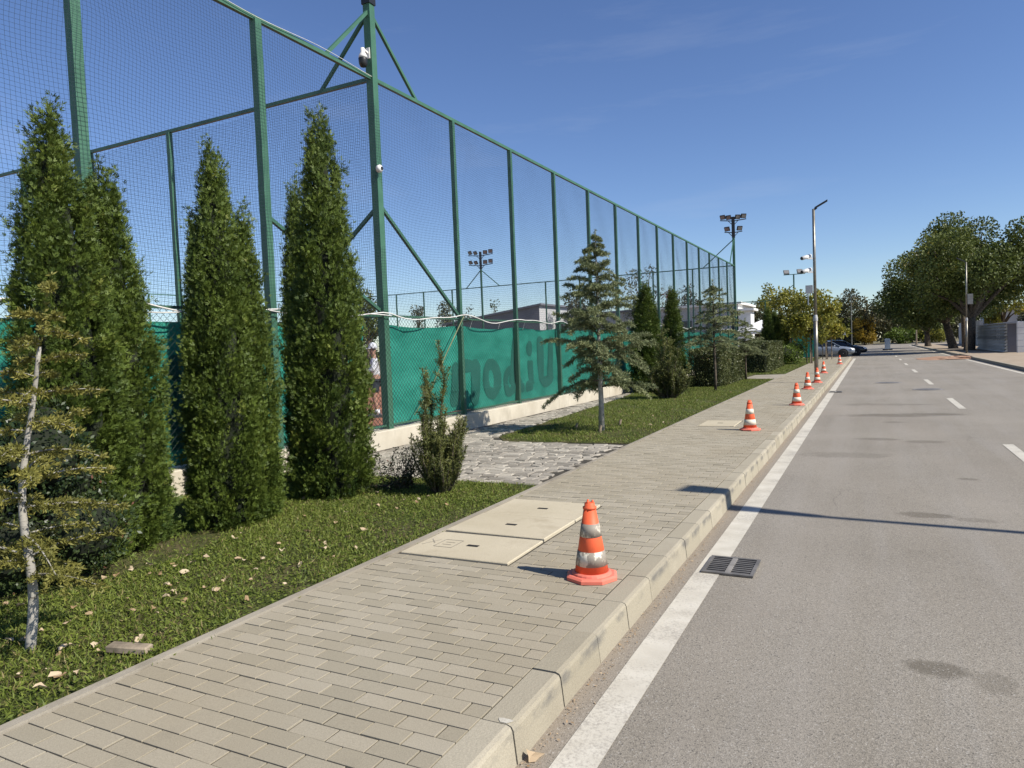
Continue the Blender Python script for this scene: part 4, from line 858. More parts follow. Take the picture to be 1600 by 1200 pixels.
# ------------------------------------------------------------------ broadleaf trees
def tree(loc, h, crown_c, crown_r, trunk_h, mat, n, leaf, label, seed, nl=26, trunk_r=.2, cat='tree', name='broadleaf_tree', group=None, forks=4, z0=.14, open_=.3):
    rs = np.random.default_rng(seed); t = thing(name, label, cat, (loc[0], loc[1], z0), 0, group); cx, cy, cz = crown_c; rx, ry, rz = crown_r; lobes = []
    for i in range(nl):
        d = unit(rs.normal(size=3)); q = rs.uniform(.45, .92); lobes.append((cx+d[0]*rx*q, cy+d[1]*ry*q, cz+d[2]*rz*q, rs.uniform(.20, .36)*(rx+rz)/2))
    L = np.array(lobes); W = L[:, 3]**2; i = rs.choice(nl, n, p=W/W.sum()); d = unit(rs.normal(size=(n, 3))); r = L[i, 3]*(1-.55*rs.random(n)**1.3); P = L[i, :3]+d*r[:, None]
    lt = rs.normal(size=nl)*.15; Dv = unit(d*.5+rs.normal(size=(n, 3))*.8); V, F = cards(P, Dv, perp(Dv), leaf*(.6+.8*rs.random(n)), leaf*.62*(.7+.6*rs.random(n)))
    link('crown', np_mesh('crown', V, F, mat, np.repeat(np.clip(.42+lt[i]+.18*rs.normal(size=n), 0, 1), 4)), t)
    m = MB(); top = np.array([cx*.3, cy*.3, trunk_h]); m.tube([(0, 0, -.1), (0, 0, .15), tuple(top*.5), tuple(top)], [trunk_r*1.35, trunk_r*1.05, trunk_r*.9, trunk_r*.75], 12)
    for k in np.argsort(L[:, 2])[:: max(1, nl//(forks*4))]:
        e = L[k, :3]; mid = top*.55+e*.45+np.array([0, 0, .12*h*.3]); m.tube([tuple(top*.97), tuple(mid), tuple(e)], [trunk_r*.55, trunk_r*.32, trunk_r*.08], 7, False)
    m.build('trunk', 'bark', t, True); return t
G1 = 'large trees beyond the right kerb'
b = onz(1515, 547, .15); tree((b[0], b[1]), 12, (.5, 0, 6.9), (5.7, 5.2, 4.5), 2.8, 'oak', 42000, .24, 'largest dark green tree beside the grey plank shed', 31, 44, .42, group=G1, open_=.3)
b = onz(1489, 544, .15); tree((b[0], b[1]), 10, (-1.9, 0, 5.9), (5.0, 4.3, 3.9), 2.6, 'oak', 26000, .25, 'wide dark tree leaning over the road behind the right street lamp', 32, 34, .4, group=G1)
tree((b[0]+1.6, b[1]+6), 10, (-.6, 0, 9.6), (3.0, 3.0, 2.6), 5, 'plane', 6000, .24, 'yellow-green tree top rising behind the large dark trees', 33, 14, .25, group=G1)
b = onz(1450, 541, .15); tree((b[0], b[1]), 8, (-.4, 0, 4.9), (4.0, 3.5, 3.4), 1.8, 'oak', 15000, .27, 'lower dark tree farthest along the right pavement', 34, 24, .35, group=G1)
b = ony(1552, 500, 66); tree((11.3, 82), 6, (0, 0, 4.3), (2.6, 2.6, 2.6), 2.0, 'plane', 3400, .30, 'olive-yellow small tree growing behind the grey plank shed', 35, 16, .2, group=G1)
tree((22, 96), 10, (0, 0, 6.0), (5.5, 5, 4.6), 2.5, 'oak', 4500, .42, 'dark tree behind the grey roofs past the shed', 36, 24, .35, group=G1)
G2 = 'far trees across the junction'
def px_tree(u, vtop, y, w_px, mat, n, leaf, label, seed, hfrac=.62, **k):
    s = y/FPX*1.12; b = ony(u, 530, y); h = ony(u, vtop, y)[2]; rw = w_px*s/2
    tree((b[0], b[1]), h, (0, 0, h*(1-hfrac/2)), (rw, rw, h*hfrac/2), h*.35, mat, n, leaf, label, seed, k.pop('nl', 20), max(.08, h*.022), **k)
for a in ((1362, 448, 152, 84, 'olive', 5200, .5, 'brownish olive tree in the far row right of the lamp-post gap', 41, .95), (1315, 470, 165, 60, 'oak', 3600, .5, 'dark tree at the start of the far row behind the parked cars', 42, .95), (1395, 462, 158, 40, 'bright', 2600, .45, 'pale green narrow tree in the far row', 43, .9),
          (1425, 470, 165, 90, 'oak', 4200, .5, 'dark tree in the far row behind the cabinet', 44, .95), (1290, 492, 160, 60, 'olive', 2600, .5, 'low olive tree in the far row above the silver car', 45, .95), (1470, 470, 170, 80, 'olive', 3200, .5, 'olive tree in the far row behind the pavement trees', 46, .95),
          (1350, 496, 148, 30, 'yellow', 2200, .4, 'bright yellow bush in the far row', 47, .98), (1412, 510, 150, 50, 'bright', 2400, .4, 'low green bush in the far row behind the cabinet', 48, .98), (1452, 512, 150, 40, 'plane', 2000, .4, 'low yellowish bush in the far row near the grey wall', 49, .98),
          (1330, 512, 149, 50, 'olive', 2400, .4, 'low scrubby olive bush in the far row under the dark tree', 50, .98), (1245, 500, 150, 80, 'olive', 2400, .5, 'far olive tree hidden behind the young trees', 51, .95)):
    px_tree(a[0], a[1], a[2], a[3], a[4], a[5], a[6], a[7], a[8], a[9], group=G2)
# wide band of distant wood behind everything
def wood():
    rs = np.random.default_rng(77); n = 16000; x = rs.uniform(-240, 240, n); hh = 5.0+1.7*np.sin(x*.09)+1.2*np.sin(x*.23+1)+.7*np.sin(x*.61+2); z = hh*rs.random(n)**.7; P = np.stack([x, 196+rs.uniform(-3, 3, n), z+.1], 1)
    D = unit(rs.normal(size=(n, 3))); V, F = cards(P, D, perp(D), 1.5*(.6+.8*rs.random(n)), .95+0*x); return np_mesh('distant_wood', V, F, 'olive', np.repeat(np.clip(.35+.2*np.sin(x*.13)+.18*rs.normal(size=n), 0, 1), 4))
tag(link('distant_wood', wood()), 'distant olive-green belt of trees closing the horizon', 'wood', kind='stuff')
# young staked plane trees at the end of the lawn
G3 = 'young staked trees before the side road'
for u, y, vt, w_, sd, lb in ((1237, 50, 448, 3.4, 61, 'yellow-green young tree nearest the slim floodlight mast'), (1268, 47, 452, 3.0, 62, 'yellow-green young staked tree right behind the street lamp pole'), (1292, 55, 478, 2.6, 63, 'low young tree reaching over the silver car')):
    b = ony(u, 560, y); h = ony(u, vt, y)[2]; t = tree((b[0], b[1]), h, (0, 0, h*.62), (w_/2*1.05, w_/2, h*.36), h*.4, 'plane', 2600, .21, lb, sd, 18, .06, group=G3)
    for k in range(3): a = 2.1*k+.4; MB().tube([(.35*math.cos(a), .35*math.sin(a), 0), (.33*math.cos(a), .33*math.sin(a), 1.9)], .035, 7).build('stake', 'wood', t)
# trees behind the courts
G4 = 'trees behind the courts'
for a in ((1010, 405, 66, 62, 'poplar', 2200, .22, 'thin-crowned tree behind the far end fence', 71, .75), (1210, 446, 78, 62, 'plane', 2600, .26, 'yellow-green tree behind the small fence bay', 72, .8), (1070, 440, 70, 46, 'olive', 1600, .25, 'small tree behind the light grey block', 73, .8),
          (700, 468, 95, 36, 'poplar', 1200, .35, 'far bushy tree left of the eight-lamp mast', 74, .9), (732, 474, 98, 30, 'olive', 900, .35, 'low far tree behind the eight-lamp mast', 75, .9), (776, 470, 95, 9, 'hedge', 700, .3, 'narrow far cypress beside the grey shed roof', 76, .95), (655, 478, 96, 30, 'olive', 900, .35, 'low far tree beyond the back corner', 77, .9),
          (900, 445, 64, 40, 'olive', 1500, .24, 'tree behind the cedar and the far end fence', 78, .8), (575, 455, 40, 46, 'oak', 2600, .2, 'dark tree inside the courts behind the tallest arborvitae', 79, .95), (1185, 466, 74, 40, 'olive', 1800, .25, 'olive tree behind the white tent', 80, .9), (1050, 448, 48, 14, 'redleaf', 700, .16, 'reddish-leaved thin tree above the dark arborvitae', 81, .6)):
    px_tree(a[0], a[1], a[2], a[3], a[4], a[5], a[6], a[7], a[8], a[9], group=G4)

# ------------------------------------------------------------------ grass, fallen leaves, debris
def scatter(poly_fn, bx, n, rs):
    x = rs.uniform(bx[0], bx[1], n); y = rs.uniform(bx[2], bx[3], n); k = poly_fn(x, y); return x[k], y[k]
def patch(x, y): return np.sin(x*2.3+1.1*np.sin(y*1.7)) + np.sin(y*2.9+x*1.3) + .7*np.sin(x*7+y*5)
def grass(name, label, fn, bx, nb, nl, hb, sd, dens=-9):
    rs = np.random.default_rng(sd); x, y = scatter(fn, bx, nb, rs); k = (patch(x, y) + rs.normal(size=len(x))*.9) > dens; x, y = x[k], y[k]; n = len(x); P = np.stack([x, y, np.full(n, .143)], 1)
    D = unit(np.stack([rs.normal(size=n)*.7, rs.normal(size=n)*.7, np.full(n, .85)], 1)); L = hb*(.5+rs.random(n)); V, F = cards(P, D, perp(D), L, L*.13+.0015, .35); t1 = np.clip(.42+.13*patch(x, y)/2+.2*rs.normal(size=n), 0, .85); t1[rs.random(n) < .10] = .97
    x, y = scatter(fn, bx, nl, rs); n2 = len(x); P = np.stack([x, y, .15+.03*rs.random(n2)], 1); D = unit(np.stack([rs.normal(size=n2), rs.normal(size=n2), .15+.25*rs.normal(size=n2)], 1)); S = unit(np.cross(D, np.stack([.35*rs.normal(size=n2), .35*rs.normal(size=n2), np.ones(n2)], 1)))
    V2, F2 = cards(P, D, S, hb*(.4+.5*rs.random(n2)), hb*.32*(.6+.6*rs.random(n2)), .55); t2 = np.clip(.5+.2*rs.normal(size=n2), 0, .8); Vv, Ff = join([(V, F), (V2, F2)])
    tag(link(name, np_mesh(name, Vv, Ff, 'grass', np.concatenate([np.repeat(t1, 4), np.repeat(t2, 4)]))), label, 'grass', kind='stuff')
def near_fn(x, y): return (x < XB-.055-.03*np.abs(np.sin(y*9+x*3))) & (x > -7.15) & (y < 7.2)
def bare(x, y): return ((x+5.45)**2/.5+(y-3.5)**2/2.2 < .55)
grass('grass', 'short green lawn grass and clover growing around the near arborvitae', lambda x, y: near_fn(x, y) & ~(bare(x, y) & (rng.random(len(x)) < .8)), (-7.15, XB, .2, 7.2), 120000, 42000, .040, 101, -1.0)
def wedge_fn(x, y):
    lim = np.interp(y, [10.7, 11.2, 20, 24], [-5.55, -5.95, -6.55, -7.15]); return (x < XB-.06) & (x > lim) & (y > 10.72) & ~((y > 29.5) & (y < 33.4) & (x > -4.9))
grass('grass', 'lawn grass on the wedge past the setts and along the hedges', wedge_fn, (-7.15, XB, 10.7, 30), 85000, 26000, .05, 102, -1.3)
grass('grass', 'thin lawn grass along the far end of the pavement', wedge_fn, (-7.15, XB, 30, YEND), 30000, 12000, .08, 103, -1.1)
def leaf_me(seed):
    rs = np.random.default_rng(seed); b = MB(); n = 9; ang = np.linspace(0, 2*math.pi, n, endpoint=False); vs = [(0, 0, .006)]
    for a in ang: r0 = .036*(1+.35*math.cos(a))*(1+.3*math.sin(3*a+seed)+.1*rs.normal()); vs.append((r0*math.cos(a)*1.3, r0*math.sin(a), .012*math.cos(2*a+seed)+.006*rs.normal()+.012))
    b.add(vs, [(0, 1+k, 1+(k+1) % n) for k in range(n)]); return b
LM = []
for s_ in range(5):
    o = leaf_me(s_).build('fallen_leaf', 'dryleaf'); me = o.data; a = me.attributes.new('tint', 'FLOAT', 'POINT'); a.data.foreach_set('value', [(.15, .55, .95, .8, .35)[s_]]*len(me.vertices)); LM.append(me); bpy.data.objects.remove(o)
spots = [(420, 985), (385, 938), (340, 920), (447, 912), (555, 855), (480, 830), (575, 812), (632, 780), (205, 890), (290, 1000), (245, 958), (140, 960), (30, 1060), (110, 1008), (78, 1045), (400, 890), (620, 795), (650, 785), (590, 790), (540, 800), (470, 880), (725, 770), (700, 790), (600, 830), (365, 970), (330, 1010), (15, 1000), (60, 1075), (520, 870), (500, 845), (300, 880), (440, 860), (270, 925), (160, 905), (180, 900), (640, 776), (655, 780), (668, 776), (575, 792), (1050, 640), (1000, 655), (1090, 625), (1120, 622), (1140, 612), (985, 640), (1020, 650), (350, 900), (230, 1035), (120, 1050), (10, 945)]
rl_ = random.Random(5)
for _ in range(75):
    q = rl_.random(); spots.append((q*700+rl_.uniform(-30, 60), 1075-q*330-rl_.random()**1.6*130))
for _ in range(30): spots.append((rl_.uniform(960, 1180), rl_.uniform(612, 665)))
def on_lawn(u, v):
    p = onz(u, v, .17); return p[0] < XB-.12 and p[0] > -7.0 and (p[1] < 7.1 or (p[1] > 11.3 and p[0] > -5.4))
spots = [q for q in spots if on_lawn(*q)]
for i, (u, v) in enumerate(spots):
    p = onz(u, v, .17); o = link('fallen_leaf', LM[i % 5], None, (p[0], p[1], .168+.008*random.random())); o.rotation_euler = (random.uniform(-.5, .5), random.uniform(-.5, .5), random.uniform(0, 6.3)); s_ = random.uniform(.28, .68); o.scale = (s_, s_, s_)
    tag(o, 'dry curled tan leaf lying on the lawn grass', 'leaf', 'fallen leaves on the lawn')
p = onz(202, 1014, .17); o = MB().chbox(-.115, .115, -.035, .035, 0, .035, .008).build('wood_offcut', 'wood'); o.location = (p[0], p[1], .16); o.rotation_euler = (0, .05, .35); tag(o, 'short weathered wood offcut lying on the grass by the pavement edge', 'wood')
for (u, v, h, l) in ((968, 664, .13, 'pale upright stump stake on the grass right of the lone cedar'), (900, 668, .10, 'slanted pale stake stub on the grass left of the lone cedar'), (937, 675, .14, 'short stake stub tied at the foot of the lone cedar')):
    p = onz(u, v); o = MB().tube([(0, 0, -.03), (.01, 0, h*.6), (.03, .01, h)], [.03, .028, .022], 7).build('stake_stub', 'wood'); o.location = (p[0], p[1], .14); tag(o, l, 'stake')
# ------------------------------------------------------------------ dirt heap at the kerb gap
def heap(cx, cy, rx, ry, h, label, mat, sd):
    rs = np.random.default_rng(sd); b = MB(); n, k = 20, 6; vs = [(0, 0, h)]
    for j in range(1, k+1):
        for i in range(n): a = 2*math.pi*i/n; q = j/k; vs.append((rx*q*math.cos(a)*(1+.12*rs.normal()), ry*q*math.sin(a)*(1+.12*rs.normal()), max(.0, h*(1-q**1.3)+.02*rs.normal()*(j < k))))
    fs = [(0, 1+i, 1+(i+1) % n) for i in range(n)] + [(1+(j-1)*n+i, 1+j*n+i, 1+j*n+(i+1) % n, 1+(j-1)*n+(i+1) % n) for j in range(1, k) for i in range(n)]
    o = b.add(vs, fs).build('dirt_heap', mat); o.location = (cx, cy, .003); tag(o, label, 'dirt heap')
heap(4.9, 55.0, 2.3, 3.2, .16, 'reddish dirt spilled over the road where the right kerb is broken', 'reddirt', 5)

# ------------------------------------------------------------------ parked cars
def car(loc, rz, paint, label):
    t = thing('parked_car', label, 'car', loc, rz, 'cars parked in the side road'); L = 4.55; hw = .88
    st = [(-2.27, .50, .62, .70), (-2.22, .35, .86, .78), (-1.95, .26, .98, .84), (-1.5, .24, 1.0, .87), (-.7, .22, .97, .88), (0, .22, .95, .88), (.7, .22, .94, .88), (1.15, .24, .90, .87), (1.6, .25, .84, .85), (2.0, .27, .76, .80), (2.2, .33, .66, .72), (2.27, .42, .55, .62)]
    vs, fs = [], []
    for x, zb, zt, w in st:
        sec = [(0, zb), (w*.9, zb), (w, zb+(zt-zb)*.35), (w*.985, zb+(zt-zb)*.72), (w*.90, zt-.02), (w*.55, zt+.015), (0, zt+.03)]; full = sec + [(-a, b) for a, b in sec[-2:0:-1]]; vs += [(x, a, b) for a, b in full]; n = len(full)
    for i in range(len(st)-1):
        for k in range(n): fs.append((i*n+k, i*n+(k+1) % n, (i+1)*n+(k+1) % n, (i+1)*n+k))
    fs += [tuple(range(n)), tuple(range((len(st)-1)*n, len(st)*n))]; body = MB().add(vs, fs).build('body', paint, t, True)
    gs = [(-1.75, .98, .72, .02), (-1.15, 1.38, .60, 0), (-.5, 1.45, .58, 0), (.15, 1.42, .58, 0), (.45, 1.34, .60, 0), (1.12, .93, .70, 0)]; vs, fs = [], []
    for x, zt, w, _ in gs: zb = .90; vs += [(x, -.80, zb), (x, -w, zt-.03), (x, -w*.6, zt), (x, w*.6, zt), (x, w, zt-.03), (x, .80, zb)]
    for i in range(len(gs)-1):
        for k in range(5): fs.append((i*6+k, i*6+k+1, (i+1)*6+k+1, (i+1)*6+k))
    gl = MB().add(vs, fs).build('windows', 'glass', t, True)
    rf = MB(); R_ = gs[1:5]; vs = [(x, s_*w, zt+.012-(.03 if abs(s_) == 1 else 0)) for x, zt, w, _ in R_ for s_ in (-1, -.6, .6, 1)]; rf.add(vs, [(i*4+k, i*4+k+1, (i+1)*4+k+1, (i+1)*4+k) for i in range(3) for k in range(3)]); rf.build('roof', paint, t, True)
    for s_ in (-1, 1):
        for a, b in (((-1.75, .80*s_, .93), (-1.15, .615*s_, 1.36)), ((1.14, .80*s_, .92), (.45, .615*s_, 1.33)), ((-.2, .81*s_, .93), (-.25, .60*s_, 1.42)), ((-1.15, .615*s_, 1.36), (.45, .615*s_, 1.33))): MB().bar(a, b, .06, .05).build('pillar', paint, t)
        MB().lathe([(.02, -.1), (.07, -.06), (.08, .03), (.04, .08)], 10, (.72, s_*.97, .98), 'y').build('mirror', paint, t, True)
        hl = MB().add([(2.02, s_*.80, .60), (2.24, s_*.56, .56), (2.20, s_*.56, .70), (1.9, s_*.82, .76), (2.1, s_*.6, .64)], [(0, 1, 2, 3)]).build('headlight', 'headlight', t)
        hl.location = (.03, s_*.02, .01)
        for x in (-1.32, 1.38):
            w = MB().lathe([(.20, -.10), (.30, -.10), (.325, -.06), (.325, .06), (.30, .10), (.20, .10)], 24, (0, 0, 0), 'y').build('tyre', 'tyre', t, True, loc=(x, s_*.80, .325)); 
            MB().lathe([(.04, .0), (.20, .02), (.21, .1)] if s_ < 0 else [(.04, 0), (.20, -.02), (.21, -.1)], 20, (0, s_*.10, 0), 'y').build('rim', 'rim', w, True)
            MB().lathe([(.39, -.02), (.39, .02)], 24, (x, s_*.875, .34), 'y').build('wheel_arch', 'tyre', t)
        for x in (-.25, .75): MB().box(x-.55, x-.40, s_*.885-.012, s_*.885+.012, .78, .81).build('door_handle', paint, t)
    MB().box(2.2, 2.285, -.5, .5, .42, .52).build('grille', 'black', t); MB().box(2.262, 2.29, -.26, .26, .40, .50).build('number_plate', 'white', t)
car((-3.45, 66.2, 0), .03, 'silver', 'silver sedan parked nose out at the end of the pavement'); car((-2.55, 69.6, 0), .05, 'blackcar', 'black car mostly hidden behind the silver sedan')

# ------------------------------------------------------------------ right-hand sheds, walls and far street things
sh = thing('plank_shed', 'long low grey shed clad in horizontal planks behind the right trees', 'shed', (9.2, 69.5, .12)); 
MB().box(-.35, 3.2, -7.6, 7.6, 0, 2.08).build('wall', 'darkwall', sh)
for k in range(9): MB().add([(-.36, -7.6, .03+.228*k), (-.36, 7.6, .03+.228*k), (-.36, 7.6, .245+.228*k), (-.36, -7.6, .245+.228*k), (-.58, -7.6, .03+.228*k), (-.58, 7.6, .03+.228*k), (-.375, 7.6, .245+.228*k), (-.375, -7.6, .245+.228*k)],
    [(4, 5, 6, 7), (3, 2, 1, 0), (0, 1, 5, 4), (2, 3, 7, 6), (1, 2, 6, 5), (3, 0, 4, 7)]).build('plank', 'siding', sh)
MB().add([(-.6, -7.8, 2.09), (3.4, -7.8, 2.35), (3.4, 7.8, 2.35), (-.6, 7.8, 2.09), (-.6, -7.8, 2.16), (3.4, -7.8, 2.45), (3.4, 7.8, 2.45), (-.6, 7.8, 2.16)], [(0, 1, 2, 3), (7, 6, 5, 4), (0, 4, 5, 1), (1, 5, 6, 2), (2, 6, 7, 3), (3, 7, 4, 0)]).build('roof', 'roof', sh)
for yv in (-4.6, -3.6): MB().box(-.46, -.40, yv-.14, yv+.14, .75, 1.85).build('window_board', 'lightwall', sh)
pil = thing('stone_pillar', 'white stone block pillar at the near end of the plank shed', 'pillar', (9.42, 60.6, .12))
for k in range(5): MB().chbox(-.2, .2, -.2, .2, .44*k, .44*k+.43, .02).build('block', 'stone', pil)
shrub((9.9, 60.9), [(0, 0, 2.35, .55), (.5, .4, 2.2, .5)], 900, .16, .08, 'poplar', 'pale leafy shrub spilling over the white stone pillar', seed=15)
for loc, (sx, sy, sz), mt, lb in (((11.4, 108, .1), (.3, 22, 2.9), 'greywall', 'light grey panel wall behind the right tree trunks'),):
    t = thing('panel_wall', lb, 'wall', loc)
    for k in range(8): MB().box(-sx/2, sx/2, -sy/2+k*sy/8+.02, -sy/2+(k+1)*sy/8-.02, 0, sz).build('panel', mt, t)
def building(loc, sx, sy, h, rise, wall, sidew, roofm, label, wins=()):
    t = thing('building', label, 'building', loc); w = MB(); w.add([(-sx/2, -sy/2, 0), (sx/2, -sy/2, 0), (sx/2, sy/2, 0), (-sx/2, sy/2, 0), (-sx/2, -sy/2, h-rise), (sx/2, -sy/2, h), (sx/2, sy/2, h), (-sx/2, sy/2, h-rise)], [(0, 1, 5, 4), (2, 3, 7, 6), (3, 0, 4, 7)]); w.build('wall', wall, t)
    MB().add([(sx/2, -sy/2, 0), (sx/2, sy/2, 0), (sx/2, sy/2, h), (sx/2, -sy/2, h)], [(0, 1, 2, 3)]).build('side_wall', sidew, t)
    MB().add([(-sx/2-.3, -sy/2-.3, h-rise), (sx/2+.3, -sy/2-.3, h+.02), (sx/2+.3, sy/2+.3, h+.02), (-sx/2-.3, sy/2+.3, h-rise), (-sx/2-.3, -sy/2-.3, h-rise+.18), (sx/2+.3, -sy/2-.3, h+.2), (sx/2+.3, sy/2+.3, h+.2), (-sx/2-.3, sy/2+.3, h-rise+.18)], [(0, 1, 2, 3), (7, 6, 5, 4), (0, 4, 5, 1), (1, 5, 6, 2), (2, 6, 7, 3), (3, 7, 4, 0)]).build('roof', roofm, t)
    for (a, b, c, d) in wins: MB().box(a, b, -sy/2-.05, -sy/2-.01, c, d).build('window', 'glass', t)
    return t
building((-33.6, 68, 0), 10.6, 12, 5.85, 1.4, 'darkwall', 'lightwall', 'darkwall', 'dark grey shed building with sloping roof behind the far end fence')  # shaded front and sunlit side are put into the two wall colours
building((-21, 72, 0), 13, 12, 5.0, .2, 'lightwall', 'lightwall', 'darkwall', 'light grey flat building behind the lone cedar')
building((-13.2, 66, 0), 6.6, 8, 4.8, .1, 'lightwall', 'whitewall', 'whitewall', 'pale grey block with white parapet behind the fence end', ((-1.8, -.6, 2.2, 3.6), (.6, 1.8, 2.2, 3.6)))
building((-9.7, 63, 0), 1.6, 2.0, 4.2, .0, 'whitewall', 'whitewall', 'whitewall', 'small white block beside the tent')
building((20, 104, 0), 14, 16, 4.4, .3, 'lightwall', 'darkwall', 'roof', 'grey roofed building behind the plank shed')
t = thing('market_tent', 'white canvas pavilion tent behind the far hedge', 'tent', (-7.4, 57, 0)); MB().add([(-1.6, -1.6, 2.45), (1.6, -1.6, 2.45), (1.6, 1.6, 2.45), (-1.6, 1.6, 2.45), (0, 0, 3.25)], [(0, 1, 4), (1, 2, 4), (2, 3, 4), (3, 0, 4)]).build('canopy', 'tent', t)
v_ = MB()
for a, b in (((-1.6, -1.6), (1.6, -1.6)), ((1.6, -1.6), (1.6, 1.6)), ((1.6, 1.6), (-1.6, 1.6)), ((-1.6, 1.6), (-1.6, -1.6))): v_.bar((*a, 2.33), (*b, 2.33), .03, .26)
v_.build('valance', 'tent', t)
for x in (-1.5, 1.5):
    for yv in (-1.5, 1.5): MB().tube([(x, yv, 0), (x, yv, 2.4)], .04, 8).build('leg', 'white', t)
t = thing('barrier_cabinet', 'pale blue-grey barrier cabinet standing in the road junction', 'cabinet', (1.75, 92, 0)); MB().chbox(-.28, .28, -.2, .2, .12, 1.3, .03).build('housing', 'signblue', t); MB().box(-.5, .5, -.35, .35, 0.003, .12).build('plinth', 'black', t); MB().bar((-.28, -.1, .95), (-.75, -.1, .98), .08).build('arm_hub', 'black', t)
t = thing('lamp_post', 'thin far lamp post in front of the far row of trees', 'lamp post', (-2.7, 128, 0)); MB().tube([(0, 0, 0), (0, 0, 8.2)], [.09, .05], 10).build('pole', 'galv', t); MB().bar((0, 0, 8.2), (.9, -.1, 8.35), .12).build('lamp_head', 'galv', t)
t = thing('street_sign', 'white rectangular sign on a post near the far lamp post', 'sign', (-3.9, 120, 0)); MB().tube([(0, 0, 0), (0, 0, 2.4)], .05, 8).build('post', 'galv', t); MB().box(-.55, .55, -.08, -.05, 1.95, 2.45).build('panel', 'white', t); MB().box(-.40, .40, -.09, -.081, 2.12, 2.26).build('marking', 'siding', t)
t = thing('gate_post', 'pale concrete gate post behind the parked cars', 'post', (-4.4, 78, 0)); MB().chbox(-.14, .14, -.14, .14, 0, 2.1, .03).build('shaft', 'greywall', t); MB().chbox(-.18, .18, -.18, .18, 2.1, 2.2, .03).build('cap', 'greywall', t)
hedge((-9.5, 77.5), 9.0, 1.2, 1.7, .0, 5000, 'dark far hedge behind the parked cars', 'hedge', .14, .09)
t = thing('bollard', 'short dark post at the far end of the right kerb', 'bollard', (5.95, 118, .14)); MB().tube([(0, 0, 0), (0, 0, 2.2)], [.12, .09], 10).build('shaft', 'wood', t); MB().lathe([(.24, 0), (.24, .1), (.12, .14)], 12).build('base', 'iron', t)

# ------------------------------------------------------------------ the player inside the court
pp = onz(589, 651)[:2]; pr = thing('person', 'player in white cap, white shirt and dark shorts standing on the clay court', 'person', (pp[0], pp[1], .15), 2.3); pr.scale = (1.03, 1.03, 1.03)
def skin(name, joints, edges, mat, parent):
    me = bpy.data.meshes.new(name); me.from_pydata([j[0] for j in joints], edges, []); o = link(name, me, parent); me.materials.append(MAT[mat]); sk = o.modifiers.new('skin', 'SKIN'); sk.use_smooth_shade = True
    for i, j in enumerate(joints): v = me.skin_vertices[0].data[i]; v.radius = j[1] if isinstance(j[1], tuple) else (j[1], j[1]); v.use_root = (i == 0)
    o.modifiers.new('sub', 'SUBSURF').levels = 1; o.modifiers['sub'].render_levels = 2; return o
J = [((0, 0, .92), (.15, .11)), ((0, .0, 1.12), (.13, .10)), ((0, -.01, 1.36), (.16, .11)), ((0, 0, 1.46), .06), ((0, .02, 1.53), .055), ((0, .03, 1.62), (.075, .09)), ((0, .02, 1.71), (.065, .075)),
     ((.19, 0, 1.38), .06), ((.27, .06, 1.14), .045), ((.12, .24, 1.10), .035), ((.05, .31, 1.12), .032), ((-.19, 0, 1.38), .06), ((-.27, .06, 1.14), .045), ((-.12, .24, 1.12), .035), ((-.04, .31, 1.13), .032),
     ((.10, 0, .86), .10), ((.12, .03, .48), .06), ((.13, -.03, .10), .042), ((.14, .13, .04), .038), ((-.10, 0, .86), .10), ((-.14, .05, .48), .06), ((-.16, -.02, .10), .042), ((-.17, .14, .04), .038)]
E_ = [(0, 1), (1, 2), (2, 3), (3, 4), (4, 5), (5, 6), (2, 7), (7, 8), (8, 9), (9, 10), (2, 11), (11, 12), (12, 13), (13, 14), (0, 15), (15, 16), (16, 17), (17, 18), (0, 19), (19, 20), (20, 21), (21, 22)]
body = skin('body', J, E_, 'skin', pr)
skin('shirt', [((0, 0, .90), (.175, .135)), ((0, 0, 1.12), (.16, .125)), ((0, -.01, 1.36), (.18, .13)), ((0, 0, 1.44), .075), ((.20, 0, 1.38), .08), ((.275, .06, 1.14), .065), ((.17, .2, 1.10), .05), ((-.20, 0, 1.38), .08), ((-.275, .06, 1.14), .065), ((-.17, .2, 1.12), .05)], [(0, 1), (1, 2), (2, 3), (2, 4), (4, 5), (5, 6), (2, 7), (7, 8), (8, 9)], 'cloth_w', pr)
skin('shorts', [((0, 0, .93), (.165, .125)), ((.105, 0, .84), .12), ((.125, .02, .58), .105), ((-.105, 0, .84), .12), ((-.135, .04, .58), .105)], [(0, 1), (1, 2), (0, 3), (3, 4)], 'cloth_d', pr)
cp = MB(); cp.lathe([(.105, 1.665), (.11, 1.70), (.095, 1.77), (.05, 1.81), (.01, 1.82)], 18, (0, .02, 0)); cp.build('cap', 'cloth_w', pr, True); MB().prism([(.09*math.cos(a), .05+.19*math.sin(a)) for a in np.linspace(0, math.pi, 9)], 1.668, 1.682).build('cap_brim', 'cloth_w', pr)
for s_, x, yv in ((1, .135, -.02), (-1, -.165, -.01)): MB().lathe([(.055, .07), (.055, .20)], 12, (x, yv, 0)).build('sock', 'cloth_w', pr, True); MB().chbox(x-.06, x+.06, yv-.10, yv+.22, 0, .10, .04).build('shoe', 'shoe', pr)
hand = MB()
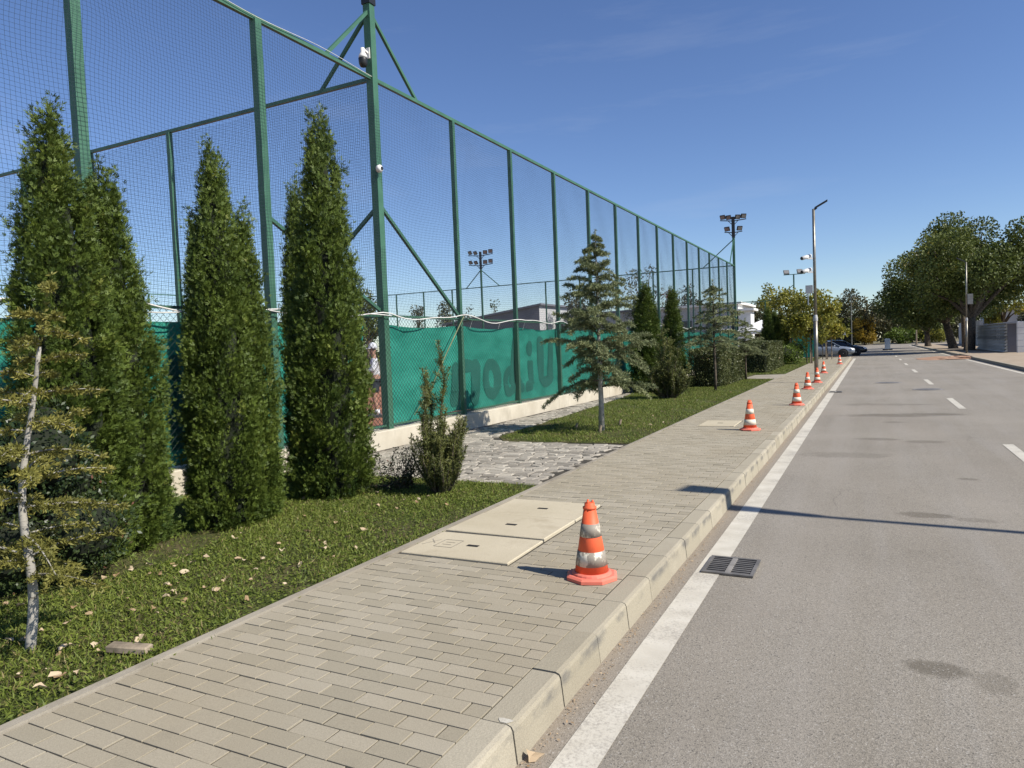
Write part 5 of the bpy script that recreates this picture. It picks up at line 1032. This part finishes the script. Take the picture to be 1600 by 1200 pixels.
for s_ in (1, -1):
    for k in range(5): hand.tube([(s_*.045, .31, 1.10+.014*k), (s_*.02, .35, 1.095+.016*k), (s_*-.005, .345, 1.09+.016*k)], .009, 5)
hand.build('fingers', 'skin', pr)

# ------------------------------------------------------------------ small debris
rs = np.random.default_rng(55); n = 900; yy = 1.2+rs.random(n)**1.8*26; xx = -1.295+np.abs(rs.normal(size=n))*.035; D = unit(np.stack([rs.normal(size=n), rs.normal(size=n), .25*rs.normal(size=n)], 1))
V, F = cards(np.stack([xx, yy, .006+.006*rs.random(n)], 1), D, unit(np.cross(D, np.array([0, 0, 1.0])+.4*rs.normal(size=(n, 3)))), .006+.018*rs.random(n)**2, .004+.008*rs.random(n)); tag(link('gutter_litter', np_mesh('gutter_litter', V, F, 'dryleaf', np.repeat(rs.random(n)*.5, 4))), 'brown grit and leaf litter gathered along the left gutter', 'litter', kind='stuff')
n = 700; yy = 1.0+rs.random(n)*20; xx = XB-.004+.008*rs.normal(size=n); k = np.sin(yy*3.1)+np.sin(yy*7.7+1) > .2; xx, yy = xx[k], yy[k]; n = len(xx); D = unit(np.stack([rs.normal(size=n), rs.normal(size=n), np.full(n, .6)], 1))
V, F = cards(np.stack([xx, yy, np.full(n, .158)], 1), D, perp(D), .012+.022*rs.random(n), .003+.003*rs.random(n)); tag(link('joint_weeds', np_mesh('joint_weeds', V, F, 'grass', np.repeat(rs.random(n), 4))), 'tiny weeds growing in the joint along the pavement edging', 'weeds', kind='stuff')
p = onz(806, 1130, .162); o = MB().prism([(.03*math.cos(a)*(1+.3*math.sin(3*a)), .022*math.sin(a)*(1+.25*math.cos(2*a))) for a in np.linspace(0, 6.28, 13)[:-1]], 0, .0012).build('paint_mark', 'paint', kerb); o.location = (XK0-.05, p[1], KZ+.0022)
o = link('fallen_leaf', LM[1], None, (XK0+.045, 2.55, .012)); o.scale = (.8, .8, .8); o.rotation_euler = (.5, .3, 1.0); tag(o, 'dry tan leaf lying in the gutter against the kerb face', 'leaf', 'fallen leaves in the gutter')
